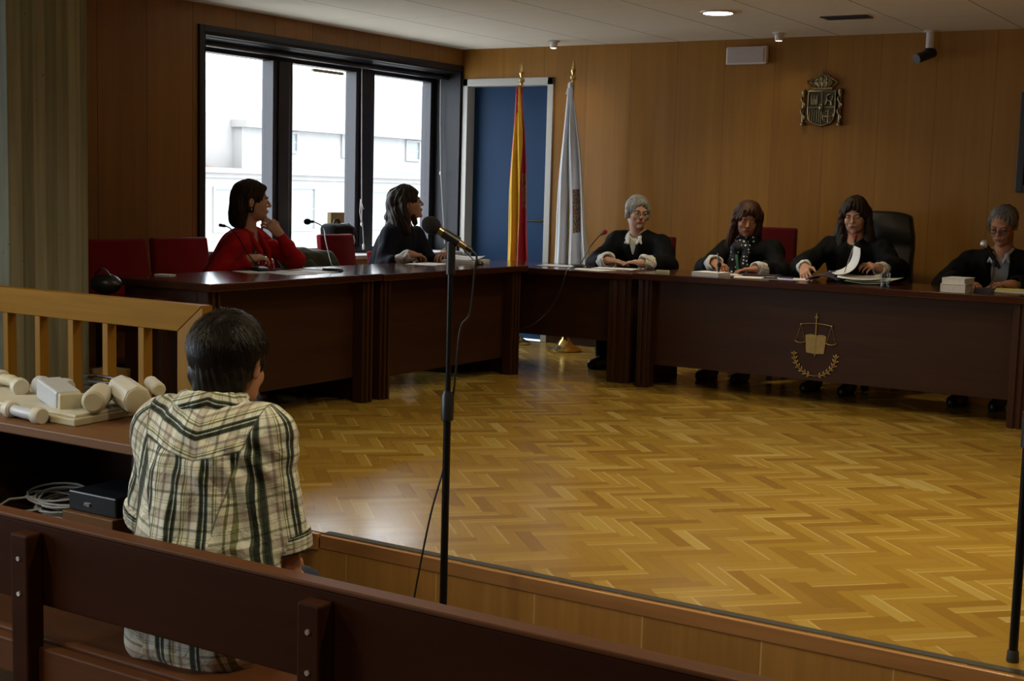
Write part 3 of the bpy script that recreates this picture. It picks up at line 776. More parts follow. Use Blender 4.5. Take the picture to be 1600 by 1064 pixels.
# golden emblem on the long desk
t = empty('scales_emblem', (-2.9, 8.215, .18), 'golden sword, scales, book and laurel emblem on the long desk', 'emblem')
ex, ey = -2.90, 8.217
g = MB().box(ex - .0035, ex + .0035, ey - .010, ey - .001, .315, .575).prism([(ex - .0035, .315), (ex + .0035, .315), (ex, .298)], ey - .010, ey - .001)
g.box(ex - .012, ex + .012, ey - .012, ey - .001, .548, .554)
obj('sword', g, M['brassd'], t)
pts = []
g = MB().tube([(ex + x, ey - .008, .502 + .010 * (1 - (x / .1) ** 2)) for x in [i * .02 - .1 for i in range(11)]], .0042, 8)
g.ball((ex - .1, ey - .008, .50), .008, 8).ball((ex + .1, ey - .008, .50), .008, 8)
for s_ in (-1, 1):
    for q in (-.028, .028): g.tube([(ex + s_ * .1, ey - .006, .50), (ex + s_ * .1 + q, ey - .006, .40)], .0016, 6)
    g.tube([(ex + s_ * .1 + .035 * math.cos(a), ey - .008, .400 - .016 * math.sin(a)) for a in [i * PI / 10 for i in range(11)]], .005, 8)
obj('scales', g, M['brassd'], t, smooth=True)
g = MB()
for s_ in (-1, 1):
    top = [(ex + s_ * x, .435 + .008 * math.sin(x / .068 * PI)) for x in (.0, .017, .034, .051, .068)]
    bot = [(ex + s_ * .058, .325), (ex + s_ * .02, .322), (ex, .318)]
    g.prism(top + bot, ey - .008, ey - .001)
obj('book', g, M['brassd'], t)
g = MB()
for s_ in (-1, 1):
    pth = [(ex + s_ * .135 * math.sin(a), .315 - .135 * math.cos(a)) for a in [.0 + i * .21 for i in range(8)]]
    g.tube([(p[0], ey - .005, p[1] + .0) for p in pth], .0025, 6)
    for i in range(1, 8):
        p = pth[i]; a = i * .21
        for q in (-1, 0, 1):
            an = a + q * .8; dx, dz = s_ * math.cos(an), math.sin(an)
            c = (p[0] + dx * .014, p[1] + dz * .014)
            Mx = Matrix.Rotation(-math.atan2(dz, dx), 3, 'Y')
            g.ball((c[0], ey - .006, c[1]), (.015, .004, .0062), 8, Mx)
obj('laurel', g, M['brassd'], t, smooth=True)

# side table left of the desks
t = empty('side_table', (-5.52, 4.91, 0), 'low dark side table between the pillar and the desk of the woman in red', 'table')
obj('tabletop', MB().box(-5.78, -5.22, 4.81, 5.02, .66, .69), M['mahogT'], t, bevel=.004)
for x in (-5.75, -5.28):
    for y in (4.83, 4.965): obj('leg', MB().box(x, x + .035, y, y + .035, 0, .66), M['mahogV'], t)
o = obj('black_bag', MB().ball((-5.62, 4.92, .745), (.10, .07, .055), 16), M['leather'], label='small black bag slumped on the low side table', cat='bag', smooth=True)
obj('strap', MB().tube([(-5.68 + .012 * i, 4.90, .79 + .035 * math.sin(i * PI / 10)) for i in range(11)], .005, 8), M['black'], o, smooth=True)
obj('cardboard_box', MB().box(-5.66, -5.50, 4.82, 4.98, 0, .30), M['cardb'], label='brown cardboard box on the floor under the side table', cat='box', bevel=.003)
obj('extension_cord', MB().tube([(-5.45, 4.80, .64), (-5.43, 4.795, .45), (-5.47, 4.795, .22), (-5.50, 4.79, .006), (-5.62, 4.78, .006)], .004, 6), M['cable'], label='thin pale cord dangling behind the railing', cat='cord', smooth=True)

# ------------------------------------------------------------------ chairs
def red_chair(loc, rz, label, top=.93, w=.47, group='red upholstered chairs', mat='red'):
    t = empty('red_chair', loc, label, 'chair', group, rz=rz)
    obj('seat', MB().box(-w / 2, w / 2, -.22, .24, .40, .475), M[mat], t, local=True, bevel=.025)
    def fn(u, v):
        x = (u - .5) * w * (1 - .06 * v); y = -.225 - .06 * v + .03 * math.cos((u - .5) * PI); z = .50 + (top - .50) * v
        return (x, y, z)
    nu, nv = 12, 8; F = MB(); F.grid(fn, nu, nv)
    vs = list(F.v); n = len(vs); back = [(x, y - .055, z) for x, y, z in vs]
    g = MB(); g.v = vs + back; g.f = list(F.f) + [tuple(reversed([i + n for i in f])) for f in F.f]
    for i in range(nu - 1): g.f += [(i + 1, i, i + n, i + 1 + n), ((nv - 1) * nu + i, (nv - 1) * nu + i + 1, (nv - 1) * nu + i + 1 + n, (nv - 1) * nu + i + n)]
    for j in range(nv - 1): g.f += [(j * nu, (j + 1) * nu, (j + 1) * nu + n, j * nu + n), ((j + 1) * nu + nu - 1, j * nu + nu - 1, j * nu + nu - 1 + n, (j + 1) * nu + nu - 1 + n)]
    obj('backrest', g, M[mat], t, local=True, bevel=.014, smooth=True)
    for sx in (-1, 1):
        obj('leg', MB().box(sx * (w / 2 - .03) - .017, sx * (w / 2 - .03) + .017, .17, .205, 0, .40), M['black'], t, local=True, bevel=.004)
        obj('leg', MB().box(sx * (w / 2 - .03) - .017, sx * (w / 2 - .03) + .017, -.21, -.175, 0, .40), M['black'], t, local=True, bevel=.004)
        obj('back_post', MB().tube([(sx * (w / 2 - .06), -.20, .38), (sx * (w / 2 - .06), -.275, .62)], .012, 8), M['black'], t, local=True, smooth=True)
    obj('stretcher', MB().box(-w / 2 + .03, w / 2 - .03, .18, .20, .15, .18).box(-w / 2 + .03, w / 2 - .03, -.2, -.18, .15, .18), M['black'], t, local=True)
    return t
F_X = -PI / 2        # facing +X
def place_chair(x, y, rz, label, **k): return red_chair((x, y, 0), rz, label, **k)
place_chair(-6.20, 5.77, F_X, 'empty red chair nearest the concrete pillar', w=.50)
place_chair(-6.20, 6.30, F_X, 'wide red chair behind the woman in red', w=.50)
place_chair(-6.02, 7.24, F_X + .1, 'red chair under the olive coat', top=.84)
place_chair(-6.20, 7.87, F_X, 'bright red chair standing between the two seated women', top=.93, w=.40)
place_chair(-4.66, 9.20, PI + .25, 'red chair of the grey-haired woman', top=.965, w=.46, mat='redshade')
place_chair(-3.74, 9.22, PI + .1, 'red chair of the woman in the dotted scarf', top=1.07, w=.46, mat='redshade')
place_chair(-2.03, 9.22, PI, 'red chair of the man in glasses', top=.93, w=.46, mat='redshade')
place_chair(-6.12, 8.36, F_X, 'red chair of the dark-haired woman by the door', top=.80, w=.40)
# high executive chair
t = empty('executive_chair', (-2.99, 9.25, 0), 'high-backed black leather chair of the woman reading papers', 'chair')
def exb(u, v):
    w_ = .60 * (1 - .10 * max(0, v - .8) / .2 - .05 * v)
    return (-2.99 + (u - .5) * w_, 9.25 + .24 + .07 * v - .05 * math.cos((u - .5) * PI) - .018 * abs(math.sin(v * PI * 3.0)), .50 + .715 * v - .03 * (2 * abs(u - .5)) ** 4 * v)
nu, nv = 15, 25; F = MB().grid(exb, nu, nv); vs = list(F.v); n = len(vs)
g = MB(); g.v = vs + [(x, y + .075, z) for x, y, z in vs]; g.f = list(F.f) + [tuple(reversed([i + n for i in f])) for f in F.f]
for i in range(nu - 1): g.f += [(i + 1, i, i + n, i + 1 + n), ((nv - 1) * nu + i, (nv - 1) * nu + i + 1, (nv - 1) * nu + i + 1 + n, (nv - 1) * nu + i + n)]
for j in range(nv - 1): g.f += [(j * nu, (j + 1) * nu, (j + 1) * nu + n, j * nu + n), ((j + 1) * nu + nu - 1, j * nu + nu - 1, j * nu + nu - 1 + n, (j + 1) * nu + nu - 1 + n)]
obj('backrest', g, M['leather'], t, smooth=True, bevel=.018)
obj('seat', MB().box(-3.26, -2.72, 8.99, 9.50, .40, .50), M['leather'], t, bevel=.03)
for s_ in (-1, 1):
    x = -2.99 + s_ * .29
    obj('armrest', MB().tube([(x, 9.45, .46), (x, 9.44, .66), (x, 9.38, .69), (x, 9.14, .69), (x, 9.08, .64), (x, 9.12, .46)], .024, 10), M['black'], t, smooth=True)
obj('gas_column', MB().lathe([(.03, .10), (.03, .25), (.022, .25), (.022, .40)], (-2.99, 9.25, 0), 16), M['chrome'], t, smooth=True)
g = MB()
for i in range(5):
    a = i * 2 * PI / 5 + .3; c, s_ = math.cos(a), math.sin(a)
    g.tube([(-2.99, 9.25, .12), (-2.99 + c * .29, 9.25 + s_ * .29, .075)], .02, 8)
obj('star_base', g, M['black'], t, smooth=True)
for i in range(5):
    a = i * 2 * PI / 5 + .3
    obj('caster', MB().ball((-2.99 + math.cos(a) * .29, 9.25 + math.sin(a) * .29, .03), .03, 12), M['black'], t, smooth=True)

# olive coat, backpack, box
o = empty('olive_coat', (-6.22, 7.24, .6), 'olive coat bunched over the back of a red chair', 'coat')
sdf_obj('coat_cloth', [cap((0, -.22, .20), (0, .20, .17), .075, .065, .03), cap((.03, -.20, .10), (.05, .24, .02), .07, .06, .05), cap((.05, .20, .12), (.07, .34, -.02), .05, .035, .04), cap((-.05, -.15, .12), (-.07, .05, -.05), .06, .05, .04), cap((.08, -.1, .12), (.1, .05, -.1), .045, .03, .03)], .007, M['olive'], o, lambda P: .008 * wob(P, 34, 3), 3)
o = empty('black_backpack', (-6.80, 8.24, WZ0 + .02), 'black backpack propped on the window sill', 'bag')
sdf_obj('bag_body', [rbx((0, 0, .13), (.085, .13, .125), rd=.05, k=.03), rbx((.075, 0, .08), (.03, .10, .06), rd=.025, k=.02)], .007, M['blackcloth'], o, lambda P: .004 * wob(P, 30, 4), 2)
obj('strap', MB().tube([(.03, .10, .25), (.05, .15, .22), (.06, .17, .12), (.05, .15, .02)], .012, 8).tube([(0, -.04, .25), (0, -.02, .285), (0, .02, .285), (0, .04, .25)], .008, 8), M['black'], o, local=True, smooth=True)
obj('tan_box', MB().box(-6.88, -6.84, 8.22, 8.38, WZ0 + .275, WZ0 + .36).box(-6.843, -6.838, 8.23, 8.37, WZ0 + .283, WZ0 + .352), M['tan'], label='small tan box on top of the black backpack', cat='box', bevel=.003)

# ------------------------------------------------------------------ flags
def flag_cloth(mat, cx, cy, ztop, zbot, w_top, w_bot, depth, folds, seed, name, parent, lean=0, offx=0):
    nu, nv = 70, 60; vs = []; uv = []
    r = random.Random(seed); ph = r.random() * 6
    for j in range(nv):
        v = j / (nv - 1); e = v ** .75
        for i in range(nu):
            u = i / (nu - 1); W = w_top + (w_bot - w_top) * e
            x = (u - .5) * W + lean * v + offx; A = depth * (.25 + .75 * e)
            y = A * math.sin(u * folds * 2 * PI + ph + 1.0 * v) + .35 * A * math.sin(u * folds * 4.3 * PI + 2 * v + ph) + .012 * math.sin(v * 9 + u * 5)
            z = ztop - (ztop - zbot) * v + .03 * v * math.sin(u * 7 + ph) - .05 * (1 - v) * abs(u - .5)
            vs.append((cx + x, cy + y, z)); uv.append((u, v))
    g = MB(); g.v = vs; g.f = [(j * nu + i, j * nu + i + 1, (j + 1) * nu + i + 1, (j + 1) * nu + i) for j in range(nv - 1) for i in range(nu - 1)]
    return obj(name, g, mat, parent, smooth='all', solid=.002, uv=uv, recalc=False)
def flag_stand(name, x, y, ztop, zfin, label, cloth, bm, **k):
    t = empty(name, (x, y, 0), label, 'flag')
    obj('base', MB().lathe([(.135, 0), (.138, .012), (.12, .024), (.10, .034), (.075, .048), (.05, .075), (.034, .10), (.028, .14), (.02, .16)], (x, y, 0), 36), M['brass'], t, smooth=True)
    obj('pole', MB().tube([(x, y, .10), (x, y, ztop)], .013, 12), M[bm], t, smooth=True)
    obj('finial', MB().lathe([(.013, 0), (.026, .012), (.026, .03), (.012, .042), (.012, .055), (.021, .075), (.017, .10), (.004, zfin - ztop)], (x, y, ztop), 16), M['gold'], t, smooth=True)
    flag_cloth(cloth, x, y - .045, ztop - .02, .42, parent=t, name='flag_cloth', **k)
    return t
t = flag_stand('flag_stand', -6.045, 9.68, 2.17, 2.33, 'red and yellow flag on a brass-based pole before the blue door', M['spain'], 'gold', w_top=.06, w_bot=.25, depth=.035, folds=2.3, seed=3, lean=.045)
obj('ribbon', MB().ball((-6.045, 9.65, 2.10), (.032, .026, .05), 12).tube([(-6.045, 9.64, 2.10), (-6.03, 9.63, 2.0), (-6.045, 9.63, 1.93)], .012, 8), M['red'], t, smooth=True)
t = flag_stand('flag_stand', -5.485, 9.56, 2.17, 2.33, 'white flag with a blue band on a brass-based pole beside the door', M['galicia'], 'gold', w_top=.045, w_bot=.40, depth=.045, folds=2.6, seed=8, lean=.075)
obj('ribbon', MB().ball((-5.485, 9.53, 2.13), (.028, .022, .03), 12).tube([(-5.50, 9.53, 2.13), (-5.52, 9.52, 2.06)], .008, 8).tube([(-5.47, 9.53, 2.13), (-5.46, 9.52, 2.05)], .008, 8), M['flagwhite'], t, smooth=True)

# ------------------------------------------------------------------ railing on the platform edge
t = empty('railing', (-5.2, 3.90, 0), 'light wooden railing with square balusters in front of the pillar', 'railing')
y0, y1 = 3.89, 3.945
obj('top_rail', MB().prism([(XL, .695), (XL, .807), (-3.8885, .807), (-4.0295, .695)], y0, y1), M['beech'], t, bevel=.003)
obj('end_post', MB().prism([(-3.887, .806), (-4.028, .694), (-4.028, 0), (-3.887, 0)], y0, y1), M['beechV'], t, bevel=.003)
obj('bottom_rail', MB().box(XL, -4.028, y0 + .005, y1 - .005, .06, .13), M['beech'], t, bevel=.003)
for i in range(13):
    x = -4.258 - i * .2147
    if x < XL + .03: break
    obj('baluster', MB().box(x, x + .034, y0 + .005, y1 - .002, .13, .695), M['beechV'], t, bevel=.003)

# ------------------------------------------------------------------ benches
def bench(y, label):
    t = empty('long_bench', (-2.3, y, ZF), label, 'bench')
    x0, x1 = -5.6, .9
    obj('backrest', MB().box(x0, x1, y, y + .042, .222, .428), M['bench'], t, bevel=.003)
    obj('top_rail', MB().box(x0, x1, y - .003, y + .048, .4285, .441), M['seatw'], t, bevel=.004)
    obj('seat', MB().box(x0, x1, y + .02, y + .44, .095, .128), M['seatw'], t, bevel=.006)
    obj('rear_rail', MB().box(x0, x1, y - .02, y + .018, .03, .118), M['seatw'], t, bevel=.004)
    for x in (-5.67 + .96, -3.75, -2.822, -1.88, -.93, .02):
        p = obj('post', MB().box(x, x + .064, y - .052, y - .001, ZF, .412), M['bench'], t, bevel=.006)
        for z in (.35, .26): obj('bolt', MB().lathe([(.0075, 0), (.006, .003)], (x + .032, y - .0525, z), 12, Matrix.Rotation(PI / 2, 3, 'X')), M['chrome'], p, smooth=True)
        obj('leg', MB().box(x, x + .064, y + .36, y + .42, ZF, .095), M['bench'], t, bevel=.004)
    return t
bench(2.212, 'long dark red-brown bench on which the man in plaid sits')

# ------------------------------------------------------------------ table with dismantled equipment
t = empty('equipment_table', (-4.3, 3.3, ZF), 'walnut-topped table with an open shelf, left of the man in plaid', 'table')
obj('tabletop', MB().box(-5.6, -3.29, 3.0, 3.56, .415, .45), M['table'], t, bevel=.005)
for x in (-5.58, -3.355): obj('side_panel', MB().box(x, x + .035, 3.04, 3.54, ZF, .415), M['mahogV'], t)
obj('divider', MB().box(-4.30, -4.27, 3.06, 3.52, .062, .415), M['mahogV'], t)
obj('shelf', MB().box(-5.545, -3.355, 3.04, 3.52, .035, .062), M['mahog'], t)
obj('back_panel', MB().box(-5.545, -3.355, 3.52, 3.54, ZF, .415), M['mahog'], t)
obj('kick_panel', MB().box(-5.545, -3.355, 3.10, 3.12, ZF, .035), M['mahog'], t)
obj('wooden_box', MB().box(-3.72, -3.47, 3.06, 3.30, .0625, .165), M['table'], label='brown wooden box on the shelf under the equipment table', cat='box', bevel=.003)
o = obj('black_device', MB().box(-3.71, -3.475, 3.08, 3.29, .166, .235), plain('blue_black_plastic', (.012, .016, .024), .35), label='low black electronic device on the wooden box', cat='device', bevel=.006)
obj('button', MB().box(-3.63, -3.60, 3.074, 3.08, .19, .20), M['chrome'], o)
# cable coil on the shelf
r = random.Random(5); g = MB()
for k in range(13):
    pts = []; a0 = r.random() * 6; cx_, cy_ = -3.99 + r.uniform(-.03, .03), 3.30 + r.uniform(-.03, .03); ra, rb = r.uniform(.09, .15), r.uniform(.05, .11); tl = r.uniform(-.25, .25)
    for i in range(15):
        a = a0 + i * .42
        pts.append((cx_ + ra * math.cos(a), cy_ + rb * math.sin(a), .072 + .009 * (k % 6) + .03 * (1 + math.sin(a + tl * 4)) * (k / 13) + .004))
    g.tube(pts, .0045, 6)
g.tube([(-4.10, 3.28, .12), (-4.18, 3.20, .11), (-4.20, 3.15, .08), (-4.12, 3.12, .075), (-4.0, 3.2, .10)], .005, 6)
g.tube([(-3.90, 3.25, .13), (-3.82, 3.2, .14), (-3.76, 3.15, .15), (-3.75, 3.02, .05), (-3.76, 3.0, -.05)], .004, 6)
obj('cable_coil', g, M['cable'], label='tangled coil of pale cable on the shelf under the equipment table', cat='cable', smooth=True)
# dismantled grey housings
t = empty('plastic_tray', (-3.97, 3.28, .45), 'shallow pale plastic tray holding the grey housings on the table', 'tray')
obj('tray_body', MB().prism([(-4.55, 3.12), (-3.70, 3.10), (-3.73, 3.48), (-4.5, 3.50)], .4505, .476, 'z'), M['cream'], t, bevel=.004)
obj('raised_rim', MB().prism([(-4.53, 3.14), (-3.72, 3.12), (-3.745, 3.46), (-4.48, 3.48)], .4755, .486, 'z'), M['plast'], t, bevel=.003)
def along(a, b): 
    d_ = (Vector(b) - Vector(a)); return d_.to_track_quat('Z', 'Y').to_matrix(), d_.length
def housing(name, a, b, r_, n, label, cap_r=.8, mat='plast', capm='cream', sq=1.0, group='grey plastic parts of dismantled cameras on the table'):
    t = empty(name, a, label, 'equipment', group)
    R_, L = along(a, b); S = Matrix.Diagonal((1, sq, 1))
    obj('shell', MB().lathe([(r_ * .9, 0), (r_, .008), (r_, L - .012), (r_ * .93, L)], a, n, R_ @ S), M[mat], t, smooth=True, bevel=.003)
    obj('end_cap', MB().lathe([(r_ * cap_r, L - .002), (r_ * cap_r, L + .008), (r_ * cap_r * .85, L + .012), (.001, L + .012)], a, 28, R_ @ S), M[capm], t, smooth=True)
    obj('rear_cap', MB().lathe([(r_ * .6, -.02), (r_ * .85, -.012), (r_ * .9, .002)], a, 20, R_ @ S), M[capm], t, smooth=True)
    return t
housing('camera_housing', (-3.83, 3.42, .534), (-3.60, 3.29, .530), .053, 8, 'largest eight-sided pale grey housing, its round end turned to the viewer')
housing('camera_housing', (-3.83, 3.33, .525), (-3.71, 3.19, .526), .042, 24, 'rounded pale grey housing lying left of the eight-sided one', .85)
housing('camera_housing', (-3.76, 3.50, .555), (-3.61, 3.40, .555), .026, 12, 'small pale grey cylinder behind the shoulder of the man in plaid')
t = empty('bracket_box', (-3.95, 3.24, .487), 'white angular bracket box in the middle of the equipment pile', 'equipment')
Rb = Matrix.Translation((-3.95, 3.24, .521)) @ Matrix.Rotation(-.35, 4, 'Z') @ Matrix.Rotation(.12, 4, 'Y')
obj('shell', MB().box(-.11, .10, -.045, .045, -.037, .037, Rb), M['plast2'], t, bevel=.008)
obj('end_cap', MB().box(.10, .125, -.04, .04, -.03, .034, Rb), M['cream'], t, bevel=.005)
obj('foot', MB().prism([(-.02, -.037), (.05, -.037), (.03, -.062), (-.0, -.062)], -.04, .04, 'y', Rb), M['plast'], t, bevel=.003)
def arm(pts, r_, label, mats=('plast2', 'plast')):
    t = empty('mounting_arm', pts[0], label, 'equipment', 'grey plastic parts of dismantled cameras on the table')
    obj('tube', MB().tube(pts, r_, 14), M[mats[0]], t, smooth=True)
    for p, q in ((pts[0], pts[1]), (pts[-1], pts[-2])):
        R_, L = along(p, q); obj('joint', MB().lathe([(r_ * 1.3, -.018), (r_ * 1.55, -.010), (r_ * 1.55, .018), (r_ * 1.25, .026)], p, 14, R_), M[mats[1]], t, smooth=True)
    return t
arm([(-4.02, 3.085, .480), (-3.93, 3.075, .477), (-3.845, 3.07, .476)], .020, 'bluish grey mounting arm lying on the front edge of the table')
arm([(-4.46, 3.38, .515), (-4.36, 3.36, .518), (-4.24, 3.30, .512)], .022, 'beige mounting arm lying at the far left of the pile', ('cream', 'plast'))
arm([(-4.20, 3.36, .515), (-4.08, 3.38, .515)], .024, 'short white mounting arm behind the bracket box', ('plast', 'plast2'))
obj('black_cable', MB().tube([(-4.02 + .085 * math.cos(a * .5) + .012 * math.sin(a * 1.7), 3.50 + .04 * math.sin(a * .5), .458 + .0016 * a) for a in range(0, 60)], .006, 6), M['black'], label='coil of black cable behind the equipment pile', cat='cable', smooth=True)
obj('papers', MB().box(-3.60, -3.40, 3.30, 3.50, .4505, .458).box(-3.62, -3.43, 3.34, 3.52, .458, .463), M['paperb'], label='papers on the table hidden by the shoulder of the man in plaid', cat='papers')

# ------------------------------------------------------------------ microphones
def floor_mic(x, y, z0, ztop, label, head=True):
    t = empty('microphone_stand', (x, y, z0), label, 'microphone stand')
    obj('base', MB().lathe([(.14, 0), (.145, .008), (.13, .022), (.03, .032), (.02, .05)], (x, y, z0), 32), M['blackm'], t, smooth=True)
    zc_ = .60
    obj('lower_tube', MB().tube([(x, y, z0 + .03), (x, y, zc_)], .0125, 16), M['blackm'], t, smooth=True)
    obj('clutch', MB().lathe([(.014, 0), (.0205, .006), (.0205, .085), (.016, .095), (.016, .10)], (x, y, zc_ - .05), 20), M['black'], t, smooth=True)
    obj('upper_tube', MB().tube([(x, y, zc_), (x, y, ztop - .03)], .0088, 14), M['blackm'], t, smooth=True)
    obj('adapter', MB().tube([(x, y, ztop - .10), (x, y, ztop)], .0145, 14), M['black'], t, smooth=True)
    return t
mx, my = -2.47, 3.56
floor_mic(mx, my, ZF, 1.125, 'tall black microphone stand behind the bench')
t = empty('microphone', (mx, my, 1.12), 'microphone with black foam ball clipped on the tall stand', 'microphone')
# body points to the upper left of the photo, away from the witness bench
dv = Vector((-.72, -.45, .50)).normalized(); c0 = Vector((mx, my, 1.14))
obj('clip', MB().tube([c0 - dv * .028, c0 + dv * .03], .0165, 14).tube([c0, c0 - Vector((0, 0, .03))], .011, 10), M['black'], t, smooth=True)
obj('body', MB().tube([c0 - dv * .055, c0 - dv * .03, c0 + dv * .015, c0 + dv * .052], 0, 16, r_list=[.009, .0115, .0125, .015]), M['brasstone'], t, smooth=True)
obj('foam_windscreen', MB().ball(c0 + dv * .074, (.029, .029, .033), 18, along((0, 0, 0), dv)[0]), M['foam'], t, smooth=True)
obj('plug', MB().tube([c0 - dv * .055, c0 - dv * .075], .009, 12), M['black'], t, smooth=True)
e = c0 - dv * .075
pts = [e, e - dv * .02 + Vector((0, 0, -.01)), e + Vector((.012, .004, -.06)), e + Vector((.0, 0, -.2)), Vector((mx + .035, my + .01, .85)), Vector((mx + .018, my + .012, .68)), Vector((mx + .0, my + .022, .58)), Vector((mx - .005, my + .018, .52)), Vector((mx - .010, my - .0, .40)), Vector((mx - .035, my - .03, .25)), Vector((mx - .065, my - .05, .05)), Vector((mx - .09, my - .06, -.12)), Vector((mx - .12, my - .05, -.262)), Vector((mx - .30, my - .05, -.272))]
def smooth_path(P, n=6):
    P = [Vector(p) for p in P]; out = []
    for i in range(len(P) - 1):
        p0, p1, p2, p3 = P[max(i - 1, 0)], P[i], P[i + 1], P[min(i + 2, len(P) - 1)]
        for k in range(n):
            u = k / n; out.append(.5 * ((2 * p1) + (p2 - p0) * u + (2 * p0 - 5 * p1 + 4 * p2 - p3) * u * u + (3 * p1 - p0 - 3 * p2 + p3) * u ** 3))
    return out + [P[-1]]
obj('cable', MB().tube(smooth_path(pts), .0033, 8), M['black'], t, smooth=True)
# a second stand cut by the right edge of the photo
t = empty('microphone_stand', (-.768, 3.955, 0), 'black stand pole at the right edge, standing on the platform edge', 'microphone stand')
obj('rubber_foot', MB().lathe([(.017, 0), (.018, .006), (.016, .03), (.014, .034)], (-.768, 3.955, 0), 16), M['rubber'], t, smooth=True)
obj('pole', MB().tube([(-.768, 3.955, .02), (-.768, 3.955, 1.15)], .013, 16), M['blackm'], t, smooth=True)
obj('clutch', MB().tube([(-.768, 3.955, .62), (-.768, 3.955, .72)], .019, 16), M['black'], t, smooth=True)

def gooseneck(base, path, head_r, label, headm='foam', base_r=(.07, .05), stem='blackm', basem='black', ring=None):
    """base point on the desk, path of the neck, foam head at its end"""
    t = empty('gooseneck_microphone', base, label, 'microphone', 'gooseneck microphones on the desks')
    bx, by, bz = base
    obj('base', MB().lathe([(1, 0), (1.02, .2), (.9, .7), (.35, 1)], (bx, by, bz + .0005), 24, Matrix.Diagonal((base_r[0], base_r[1], .026))), M[basem], t, smooth=True)
    P = smooth_path([(bx, by, bz + .02)] + path, 5)
    obj('neck', MB().tube(P, .0035, 8), M[stem], t, smooth=True)
    dv = (P[-1] - P[-3]).normalized(); R_ = along((0, 0, 0), dv)[0]
    obj('capsule', MB().lathe([(.006, -.03), (.009, -.02), (.009, .0)], P[-1], 12, R_), M['black'], t, smooth=True)
    obj('windscreen', MB().ball(P[-1] + dv * head_r * .8, (head_r, head_r, head_r * 1.25), 14, R_), M[headm], t, smooth=True)
    return t
TZ1, TZ2, TZ3, TZ4 = .775, .77, .752, .765
gooseneck((-5.59, 6.06, TZ1), [(-5.60, 5.98, .87), (-5.605, 5.90, .97), (-5.61, 5.83, 1.03), (-5.615, 5.77, 1.045)], .010, 'thin gooseneck microphone in front of the woman in red')
gooseneck((-5.31, 6.40, TZ1), [(-5.42, 6.50, .86), (-5.56, 6.63, .95), (-5.68, 6.75, 1.02), (-5.74, 6.74, 1.052), (-5.76, 6.71, 1.056)], .020, 'gooseneck microphone with round black head before the window', base_r=(.07, .055))
gooseneck((-5.30, 7.93, TZ2), [(-5.34, 7.90, .84), (-5.40, 7.88, .90)], .012, 'low black gooseneck microphone on the desk beside the tall stand', base_r=(.07, .05))
gooseneck((-4.76, 8.47, TZ3), [(-4.755, 8.52, .82), (-4.74, 8.58, .90), (-4.715, 8.65, .97), (-4.70, 8.70, 1.0)], .018, 'gooseneck microphone with dark red head before the white flag', headm='redfoam', base_r=(.075, .05))
gooseneck((-3.60, 8.26, TZ4), [(-3.60, 8.265, .80), (-3.60, 8.27, .83)], .015, 'stubby black microphone beside the writing woman', base_r=(.035, .035))
gooseneck((-2.83, 8.46, TZ4), [(-2.82, 8.47, .84), (-2.80, 8.485, .93), (-2.78, 8.50, 1.01), (-2.775, 8.50, 1.045)], .014, 'gooseneck microphone with red head before the reading woman', headm='redfoam', stem='chrome', basem='black')
t = empty('table_microphone', (-1.93, 8.58, TZ4), 'handheld microphone with silver grille on a small desk tripod', 'microphone')
g = MB()
for a in (.4, 2.5, 4.6): g.tube([(-1.93, 8.58, TZ4 + .05), (-1.93 + .07 * math.cos(a), 8.58 + .07 * math.sin(a), TZ4 + .006)], .005, 8)
obj('tripod', g.tube([(-1.93, 8.58, TZ4 + .045), (-1.93, 8.58, TZ4 + .15)], .007, 10), M['chrome'], t, smooth=True)
obj('clip', MB().tube([(-1.93, 8.58, TZ4 + .14), (-1.93, 8.575, TZ4 + .19)], .012, 10), M['black'], t, smooth=True)
a_, b_ = Vector((-1.905, 8.61, TZ4 + .135)), Vector((-1.975, 8.53, TZ4 + .265))
obj('body', MB().tube([a_, a_.lerp(b_, .5), b_], 0, 14, r_list=[.011, .014, .019]), M['black'], t, smooth=True)
dv = (b_ - a_).normalized()
obj('grille', MB().ball(b_ + dv * .018, (.026, .026, .027), 16), M['grille'], t, smooth=True)
# cable hanging over the corner desk front
obj('hanging_cable', MB().tube(smooth_path([(-4.76, 8.42, .757), (-4.70, 8.28, .757), (-4.68, 8.175, .757), (-4.685, 8.155, .74), (-4.72, 8.15, .62), (-4.80, 8.15, .48), (-4.93, 8.15, .36), (-5.05, 8.12, .30), (-5.1, 8.15, .2), (-5.1, 8.15, .006)]), .003, 6), M['black'], label='thin black cable drooping down the front of the corner desk', cat='cable', smooth=True)
obj('desk_cable', MB().tube(smooth_path([(-5.56, 6.12, .779), (-5.45, 6.25, .779), (-5.50, 6.36, .779), (-5.38, 6.38, .779)]), .003, 6), M['black'], label='black cable winding over papers on the desk of the woman in red', cat='cable', smooth=True)

# ------------------------------------------------------------------ papers and small things on the desks
def sheet(name, cx, cy, z, w, h, rot, label, mat='paper', t=.0022, cat='paper', curl=0, group=None):
    R_ = Matrix.Translation((cx, cy, z + .0006)) @ Matrix.Rotation(rot, 4, 'Z')
    if curl:
        g = MB().grid(lambda u, v: R_ @ Vector(((u - .5) * w, (v - .5) * h, .001 + curl * (u - .5) ** 2 + curl * .4 * v * v)), 8, 8)
        return obj(name, g, M[mat], label=label, cat=cat, smooth='all', solid=.0012, group=group)
    return obj(name, MB().box(-w / 2, w / 2, -h / 2, h / 2, 0, t, R_), M[mat], label=label, cat=cat, group=group)
sheet('paper_sheet', -5.33, 6.02, TZ1, .21, .297, 1.3, 'white sheet on the desk front of the woman in red', 'paperb')
sheet('paper_sheet', -5.38, 6.28, TZ1, .30, .30, 1.75, 'widest white papers between the two desk microphones', 'paper')
sheet('paper_sheet', -5.52, 5.90, TZ1, .12, .20, 1.2, 'narrow white sheet under the hand of the woman in red', 'paper')
